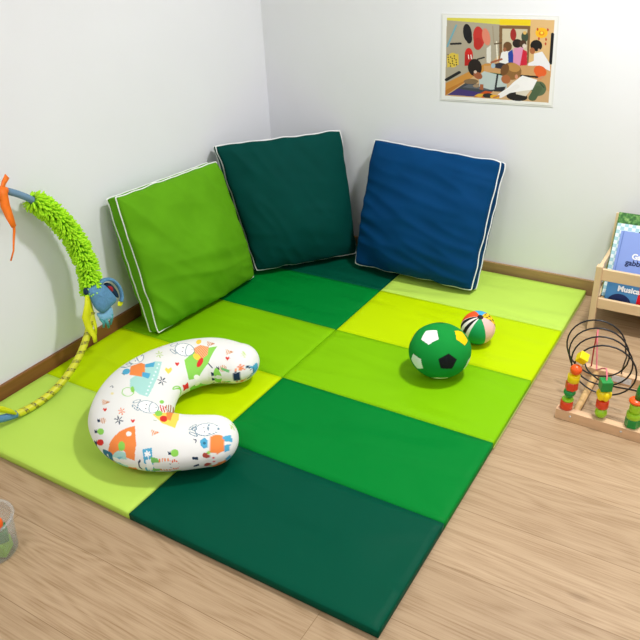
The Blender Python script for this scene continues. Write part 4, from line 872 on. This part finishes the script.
    def strip(name, pts, x, w, m, parent=root, tw=0.0):
        """a cloth ribbon of real thickness through local points"""
        bm = bmesh.new(); rows = []
        for i, p in enumerate(pts):
            a = Vector(pts[max(i - 1, 0)]); b_ = Vector(pts[min(i + 1, len(pts) - 1)]); d = (b_ - a).normalized(); s = Vector((-d.y, d.x))
            ww = w[i] / 2; xo = x + .006 * math.sin(i * 1.7 + tw); q = Vector(p)
            sx = math.sin(i * .8 + tw) * .4
            A = W3(xo + sx * ww, *(q + s * ww)); B = W3(xo - sx * ww, *(q - s * ww)); o = HM @ Vector((.0012, 0, 0))
            rows.append([bm.verts.new(v) for v in (A + o, B + o, B - o, A - o)])
        for r0, r1 in zip(rows[:-1], rows[1:]):
            for k in range(4): bm.faces.new((r0[k], r0[(k + 1) % 4], r1[(k + 1) % 4], r1[k]))
        bm.faces.new(rows[0][::-1]); bm.faces.new(rows[-1])
        return link(name, mesh_of(bm), m, parent, True)
    strip('orange_ribbon', [(.128, .325), (.150, .352), (.170, .372), (.193, .388)], .022, [.022, .02, .021, .022], ora)
    strip('orange_ribbon', [(.150, .362), (.148, .335), (.146, .30), (.144, .262), (.142, .228)], .026, [.018, .026, .03, .03, .022], ora, tw=1)
    strip('orange_ribbon', [(.146, .236), (.144, .212), (.132, .186), (.112, .155), (.09, .127)], .024, [.008, .008, .008, .007, .006], ora, tw=2)
    # blue cloth pocket toy sewn below the sleeve
    toy = padded('cloth_pocket', [(.338, -.086), (.374, -.080), (.405, -.088), (.428, -.119), (.449, -.176), (.417, -.189), (.375, -.199), (.349, -.175), (.341, -.132)], .024, .022, denim)
    toy['label'] = 'blue denim-look cloth pocket'
    band = [(.392, -.084), (.420, -.082), (.447, -.091), (.466, -.113), (.476, -.142), (.474, -.172), (.462, -.192)]
    bm = bmesh.new(); pp_ = catmull([(.030, *q) for q in band], 5); sweep(bm, [W3(*q) for q in pp_], [(.011, .007)] * len(pp_), 10)
    link('band', mesh_of(bm), denim, toy, True)
    padded('opening', [(.420, -.098), (.439, -.101), (.457, -.121), (.468, -.152), (.467, -.176), (.454, -.168), (.440, -.142), (.427, -.117)], .018, .006, navy, toy)
    padded('red_lining', [(.429, -.111), (.445, -.120), (.448, -.134), (.440, -.140), (.430, -.124)], .026, .006, red, toy)
    padded('cloth_flap', [(.350, -.192), (.379, -.196), (.422, -.196), (.421, -.225), (.409, -.239), (.381, -.234), (.362, -.228)], .014, .009, mat('pale_denim_cloth', '7fb4d6', .8, .1, 100, .4, 500), toy)
    strip('fringe', [(.358, -.215), (.362, -.235), (.360, -.256)], .016, [.012, .01, .007], teal, toy)
    strip('fringe', [(.374, -.228), (.380, -.248), (.385, -.270)], .016, [.013, .011, .008], teal, toy, 1)
    strip('fringe', [(.410, -.222), (.406, -.244), (.396, -.262)], .016, [.012, .012, .006], teal, toy, 2)
    padded('yellow_tag', [(.442, -.2), (.449, -.187), (.464, -.186), (.473, -.2), (.457, -.209)], .028, .003, yel, toy, False)
    padded('dark_knot', [(.334, -.078), (.346, -.088), (.337, -.106), (.324, -.098)], .018, .01, navy, toy)
    strip('yellow_ribbon', [(.331, -.108), (.316, -.138), (.296, -.18), (.296, -.225), (.302, -.26), (.296, -.285)], .022, [.018, .022, .026, .024, .022, .02], yel, toy)
    strip('yellow_ribbon', [(.336, -.120), (.336, -.160), (.334, -.205), (.326, -.235), (.317, -.262)], .012, [.012, .02, .02, .018, .012], yel, toy, 2)
    strip('yellow_ribbon', [(-.18, -.30), (-.150, -.308), (-.128, -.326), (-.105, -.348), (-.090, -.366)], .020, [.02, .022, .022, .018, .008], yel)
play_hoop()

# ------------------------------------------------------------------ book rack
BEECH = mat('pale_beech', 'ddc096', .55, .10, 2.5, .08, 80, .3, stretch=(1, 9, 9))
BEECHV = mat('pale_beech_upright', 'dcc298', .55, .10, 2.5, .08, 80, .3, stretch=(9, 9, 1))
PLY = mat('ply_board', 'c9ab78', .6, .10, 3, .08, 60, .3, stretch=(1, 6, 6))
def book_rack():
    ox, oy = 2.03, -.17
    root = empty('book_rack', (ox, oy, 0), 0, 'low pale wooden book rack with two front rails against the back wall', 'bookshelf')
    def bb(name, lo, hi, m, bev=.002):
        return box(name, (lo[0] - ox, lo[1] - oy, lo[2]), (hi[0] - ox, hi[1] - oy, hi[2]), m, root, bev)
    for x in (1.737, 2.318):
        bb('front_post', (x, -.322, 0), (x + .024, -.292, .286), BEECHV, .003)
        # slanting rear upright
        bm = bmesh.new(); y0, y1 = -.115 - oy, -.022 - oy
        v = [(x - ox, y0, 0), (x - ox, y0 + .03, 0), (x - ox, y1, .405), (x - ox, y1 - .028, .412)]
        a = [bm.verts.new(q) for q in v]; c = [bm.verts.new((q[0] + .018, q[1], q[2])) for q in v]
        bm.faces.new(a); bm.faces.new(c[::-1])
        for i in range(4): bm.faces.new((a[i], c[i], c[(i + 1) % 4], a[(i + 1) % 4]))
        link('rear_post', mesh_of(bm), BEECHV, root)
        # side rails
        for z0, z1 in ((.262, .262), (.110, .110)):
            bm = bmesh.new(); add_box(bm, (x + .010 - ox, -.18 - oy, z0), (.014, .225, .026), None, .002)
            link('side_rail', mesh_of(bm), BEECHV, root)
    bb('front_rail', (1.761, -.316, .228), (2.318, -.301, .275), BEECH)
    bb('front_rail', (1.761, -.316, .106), (2.318, -.301, .148), BEECH)
    bb('base_board', (1.757, -.300, .104), (2.318, -.09, .113), PLY, .001)
    bm = bmesh.new(); A = Matrix.Translation((0, -.078 - oy, .115)) @ Matrix.Rotation(math.radians(-10.5), 4, 'X')
    add_box(bm, (2.037 - ox, 0, .14), (.56, .008, .28), A, .001)
    link('back_board', mesh_of(bm), PLY, root)
book_rack()

def book(x0, yb, w, h, t, covermat, label, lean=22, art=None):
    root = bpy.data.objects.new('book', None); COL.objects.link(root); root.empty_display_size = .05
    root.location = (x0, yb, .1135 + t * math.sin(math.radians(lean))); root.rotation_euler = (math.radians(-lean), 0, 0)
    tag(root, label, 'book', 'picture books in the display rack')
    bm = bmesh.new()
    add_box(bm, (w / 2, .0008, h / 2), (w, .0016, h)); add_box(bm, (w / 2, t - .0008, h / 2), (w, .0016, h)); add_box(bm, (.0009, t / 2, h / 2), (.0018, t - .0034, h))
    link('cover', mesh_of(bm), covermat, root)
    box('pages', (.002, .0018, .003), (w - .003, t - .0018, h - .003), mat('paper', 'efece2', .8, .03, 90, stretch=(1, 60, 1)), root)
    if art: art(root)
    return root
def text(s, x, z, size, m, parent, name, bold=.0, y=-.0006):
    cu = bpy.data.curves.new(name, 'FONT'); cu.body = s; cu.size = size; cu.offset = bold; cu.extrude = .0003; cu.resolution_u = 3
    o = bpy.data.objects.new(name, cu); COL.objects.link(o)
    me = bpy.data.meshes.new_from_object(o.evaluated_get(bpy.context.evaluated_depsgraph_get()))
    bpy.data.objects.remove(o); bpy.data.curves.remove(cu)
    me.transform(Matrix.Translation((x, y, z)) @ Matrix.Rotation(PI / 2, 4, 'X'))
    return link(name, me, m, parent)
def flat(name, pts, m, parent, y=-.0003, t=.0003):
    bm = bmesh.new(); a = [bm.verts.new((p[0], y - t, p[1])) for p in pts]; b = [bm.verts.new((p[0], y + t, p[1])) for p in pts]
    bm.faces.new(a); bm.faces.new(b[::-1]); n = len(pts)
    for i in range(n): bm.faces.new((a[i], b[i], b[(i + 1) % n], a[(i + 1) % n]))
    return link(name, mesh_of(bm), m, parent)
WHITE = mat('print_white', 'f4f4f4', .5, .01); INK = mat('print_navy', '1c2c58', .5, .02)
# green leafy cover
m, nt, b = nodes('leafy_cover'); N = nt.nodes; L = nt.links
tc = N.new('ShaderNodeTexCoord'); nz = N.new('ShaderNodeTexNoise'); nz.inputs['Scale'].default_value = 60; nz.inputs['Detail'].default_value = 5; L.new(tc.outputs['Object'], nz.inputs['Vector'])
rp = N.new('ShaderNodeValToRGB'); e = rp.color_ramp.elements; e[0].position = .35; e[0].color = lin('1f4a1c'); e[1].position = .65; e[1].color = lin('8fb868'); x_ = e.new(.5); x_.color = lin('3f7d34')
L.new(nz.outputs['Fac'], rp.inputs[0]); L.new(rp.outputs[0], b.inputs['Base Color']); LEAFY = m; b.inputs['Roughness'].default_value = .4
m, nt, b = nodes('gingham_cover'); N = nt.nodes; L = nt.links
tc = N.new('ShaderNodeTexCoord'); ck = N.new('ShaderNodeTexChecker'); ck.inputs['Scale'].default_value = 70; ck.inputs['Color1'].default_value = lin('e8f4f4'); ck.inputs['Color2'].default_value = lin('a9d3da')
L.new(tc.outputs['Object'], ck.inputs['Vector']); L.new(ck.outputs['Color'], b.inputs['Base Color']); GING = m; b.inputs['Roughness'].default_value = .4
book(1.752, -.203, .25, .335, .010, LEAFY, 'tall book with a leafy green cover at the back of the rack')
book(1.757, -.219, .24, .298, .009, GING, 'book with pale teal checked cover between the green book and the periwinkle book',
     art=lambda r: flat('cover_drawing', ell(.105, .262, .022, .022, 0, '')[1], INK, r))
def art1(r):
    flat('spine_crease', [(.008, 0), (.012, 0), (.012, .276), (.008, .276)], mat('periwinkle_dark', '6a86c8', .4), r)
    text('Gab', .060, .172, .030, WHITE, r, 'title', .0012); text('gabbo', .041, .146, .030, INK, r, 'title', .0008)
book(1.779, -.236, .235, .276, .009, mat('periwinkle_cover', '8ba2e0', .4, .03, 8), 'periwinkle blue picture book with white and navy title', art=art1)
def art2(r):
    flat('dark_disc', [(.056 + .046 * math.cos(t), .002 + .043 * math.sin(t)) for t in [PI * i / 16 for i in range(17)]], INK, r)
    flat('red_block', [(.118, .0), (.18, .0), (.18, .085), (.122, .085)], mat('print_red', 'd8101c', .4), r)
    text('Musica', .042, .056, .030, WHITE, r, 'title', .0012, -.001)
book(1.777, -.272, .20, .118, .010, mat('steel_blue_cover', '4a86b8', .4, .04, 8), 'small steel-blue book low behind the front rails with dark disc and red block', lean=14, art=art2)

# ------------------------------------------------------------------ bead maze
def bead_maze():
    ox, oy = 1.94, -.80
    root = empty('bead_maze', (ox, oy, 0), 0, 'wooden bead maze toy with coiled black wire standing on the floor', 'bead toy')
    def L3(p): return Vector((p[0] - ox, p[1] - oy, p[2]))
    wood = mat('beech_bar', 'd9b48c', .55, .12, 3, .1, 60, .3, stretch=(1, 10, 10))
    bm = bmesh.new(); R_ = Matrix.Rotation(-.035, 4, 'Z')
    add_box(bm, (.18, .014, .019), (.36, .028, .038), Matrix.Translation(L3((1.786, -.962, 0))) @ R_, .0015)
    link('front_bar', mesh_of(bm), wood, root)
    bm = bmesh.new(); add_box(bm, (.18, .014, .019), (.36, .028, .038), Matrix.Translation(L3((1.796, -.656, 0))) @ R_, .0015)
    link('rear_bar', mesh_of(bm), wood, root)
    dw = mat('dowel_wood', 'd6b078', .5, .15, 3, stretch=(10, 1, 10))
    for x in (1.843, 2.10): tube('dowel', [L3((x, -.94, .018)), L3((x + .004, -.84, .018)), L3((x + .008, -.645, .018))], .0115, dw, root, 14)
    for x in (1.835, 1.998): 
        bm = bmesh.new(); lathe(bm, [(0, 0), (.0042, 0), (.0038, .0015), (0, .002)], L3((x, -.962 - .035 * (x - 1.786), .022)), 12, Matrix.Rotation(PI / 2, 3, 'X').to_3x3()); link('screw', mesh_of(bm), mat('screw_steel', 'd8d8d8', .3, metal=.8), root, True)
    box('maker_label', tuple(L3((1.905, -.6625, .008))), tuple(L3((1.972, -.6600, .032))), mat('label_paper', 'dcdcdc', .5, .12, 200), root)
    blk = mat('black_wire', '14161c', .35, .02, spec=.5); pink = mat('pink_wire', 'e07884', .4); redw = mat('red_wire', 'c02038', .4)
    pts = [(1.932, -.646, .034), (1.936, -.655, .08), (1.943, -.68, .13)]
    T = 3.5
    for i in range(int(T * 28) + 1):
        a = i / 28 * 2 * PI; k = i / 28
        pts.append((1.840 + .021 * k + .1 * math.cos(a), -.722 - .052 * k, .177 + .101 * math.sin(a)))
    pts += [(1.826, -.930, .160), (1.829, -.942, .12), (1.814, -.942, .03)]
    tube('coiled_wire', [L3(p) for p in pts], .0028, blk, root, 8)
    w2 = catmull([(1.80, -.645, .034), (1.805, -.70, .10), (1.84, -.78, .10), (1.92, -.86, .115), (2.022, -.925, .158), (2.024, -.944, .130), (2.024, -.945, .03)], 10)
    tube('black_wire', [L3(p) for p in w2], .0028, blk, root, 8)
    tube('red_wire', [L3(p) for p in [(1.827, -.642, .034), (1.832, -.68, .13), (1.845, -.745, .246)]], .0026, redw, root, 8)
    tube('pink_wire', [L3(p) for p in [(1.845, -.745, .246), (1.851, -.775, .235), (1.866, -.80, .155), (1.872, -.815, .132), (1.896, -.86, .172), (1.914, -.91, .205), (1.925, -.942, .195), (1.925, -.944, .03)]], .0026, pink, root, 8)
    BC = {'red': mat('bead_vermilion', 'e2431a', .3, .02, spec=.5), 'lime': mat('bead_lime', '9fd420', .3, .02, spec=.5), 'green': mat('bead_green', '0f8f3a', .3, .02, spec=.5),
          'yellow': mat('bead_yellow', 'f5d800', .3, .02, spec=.5), 'orange': mat('bead_orange', 'f05a10', .3, .02, spec=.5)}
    def bead(kind, x, z0, z1, r, c, y=-.943, rot=None):
        bm = bmesh.new(); h = z1 - z0; zc = (z0 + z1) / 2
        if kind == 'ball':
            lathe(bm, [(r * math.cos(t), h / 2 * math.sin(t)) for t in [-PI / 2 + PI * i / 12 for i in range(13)]], L3((x, y, zc)), 24)
        elif kind in ('cyl', 'hex'):
            b_ = .0025; lathe(bm, [(r - b_, -h / 2), (r, -h / 2 + b_), (r, h / 2 - b_), (r - b_, h / 2)], L3((x, y, zc)), 24 if kind == 'cyl' else 6)
        elif kind == 'cube':
            M = Matrix.Translation(L3((x, y, zc))) @ (rot or Matrix.Rotation(.5, 4, 'Z')); add_box(bm, (0, 0, 0), (r * 2, r * 2, h), M, .002)
        elif kind == 'flower':
            for k in range(5):
                a = 2 * PI * k / 5 + .4
                lathe(bm, [(.011 * math.cos(t), h * .42 * math.sin(t)) for t in [-PI / 2 + PI * i / 8 for i in range(9)]], L3((x + .014 * math.cos(a), y + .014 * math.sin(a), zc)), 14)
            lathe(bm, [(.0205 * math.cos(t), h * .5 * math.sin(t)) for t in [-PI / 2 + PI * i / 8 for i in range(9)]], L3((x, y, zc)), 16)
        elif kind == 'heart':
            lathe(bm, [(0, -h / 2), (r * .55, -h * .36), (r, h * .1), (r * .96, h * .3), (r * .5, h * .5), (0, h * .42)], L3((x, y, zc)), 24)
        me = mesh_of(bm); o = link('bead', me, BC[c], root, kind not in ('hex', 'cube')); o['label'] = {'red': 'vermilion', 'lime': 'lime green', 'green': 'dark green', 'yellow': 'yellow', 'orange': 'orange'}[c] + ' wooden bead'
        return o
    X1 = lambda z: 1.813 + .1 * (z - .04)
    bead('cyl', X1(.054), .038, .070, .0205, 'red'); bead('cyl', X1(.075), .070, .080, .019, 'lime'); bead('heart', X1(.098), .080, .116, .0195, 'green')
    bead('hex', X1(.132), .116, .147, .0205, 'red'); bead('cyl', X1(.16), .147, .176, .0195, 'yellow'); bead('ball', X1(.195), .176, .213, .019, 'orange')
    bead('cube', 1.839, .218, .248, .0148, 'yellow', -.925, Euler((.5, .5, .3)).to_matrix().to_4x4())
    x = 1.925
    bead('ball', x, .038, .078, .0195, 'lime'); bead('cyl', x, .078, .106, .020, 'red'); bead('flower', x, .106, .149, .022, 'yellow'); bead('cube', x, .149, .184, .0175, 'green')
    x = 2.024
    bead('hex', x, .038, .070, .0240, 'green'); bead('cyl', x, .070, .092, .0230, 'lime'); bead('cyl', x, .092, .124, .0180, 'lime'); bead('ball', x, .124, .146, .0240, 'orange')
    bm = bmesh.new(); lathe(bm, [(.014, -.034), (.012, 0), (.004, .034), (0, .036)], L3((2.030, -.943, .181)), 18); o = link('bead', mesh_of(bm), BC['green'], root, True); o['label'] = 'dark green cone-shaped wooden bead'
bead_maze()

# ------------------------------------------------------------------ plastic tub of blocks
def tub():
    cx, cy = .594, -2.296
    m, nt, b = nodes('clear_plastic'); N = nt.nodes; L = nt.links
    N.remove(b); out = [n for n in N if n.type == 'OUTPUT_MATERIAL'][0]
    tr = N.new('ShaderNodeBsdfTransparent'); tr.inputs[0].default_value = (.93, .95, .95, 1); gl = N.new('ShaderNodeBsdfGlossy'); gl.inputs['Roughness'].default_value = .12
    df = N.new('ShaderNodeBsdfDiffuse'); df.inputs[0].default_value = (.85, .87, .87, 1)
    m1 = N.new('ShaderNodeMixShader'); m1.inputs[0].default_value = .14; L.new(tr.outputs[0], m1.inputs[1]); L.new(df.outputs[0], m1.inputs[2])
    m2 = N.new('ShaderNodeMixShader'); m2.inputs[0].default_value = .07; L.new(m1.outputs[0], m2.inputs[1]); L.new(gl.outputs[0], m2.inputs[2]); L.new(m2.outputs[0], out.inputs[0])
    bm = bmesh.new()
    lathe(bm, [(0, .0006), (.062, .0006), (.0655, .004), (.074, .108), (.074, .114), (.080, .115), (.0815, .118), (.080, .121), (.0725, .121), (.0715, .115), (.0635, .006), (0, .003)], n=48)
    o = link('plastic_tub', mesh_of(bm), m, None, True); o.location = (cx, cy, 0)
    tag(o, 'clear plastic tub of blocks on the floor at the left edge', 'tub')
    def blk(x, y, z, s, c, label, rz=.4, ry=0):
        mm = mat('block_' + c, c, .45, .03); bm = bmesh.new(); add_box(bm, (0, 0, 0), s, None, .003)
        q = link('toy_block', mesh_of(bm), mm, None); q.location = (cx + x, cy + y, z); q.rotation_euler = (0, ry, rz)
        tag(q, label, 'toy block', 'blocks inside the plastic tub')
    blk(.028, .010, .0255, (.040, .050, .042), '8cc63f', 'lime green toy block at the bottom of the clear tub', .5)
    blk(.028, .012, .0655, (.048, .046, .034), '13853d', 'dark green toy block above the lime block in the tub', 1.0, .0)
    blk(-.032, -.012, .030, (.036, .036, .050), 'd8342a', 'red toy block behind the green ones in the tub', .2)
    bm = bmesh.new(); bmesh.ops.create_uvsphere(bm, u_segments=24, v_segments=14, radius=.024)
    q = link('toy_ball', mesh_of(bm), mat('ball_orange', 'f2641c', .45, .03), None, True); q.location = (cx + .030, cy + .008, .1075)
    tag(q, 'small orange ball lying on top inside the clear tub', 'ball')
tub()
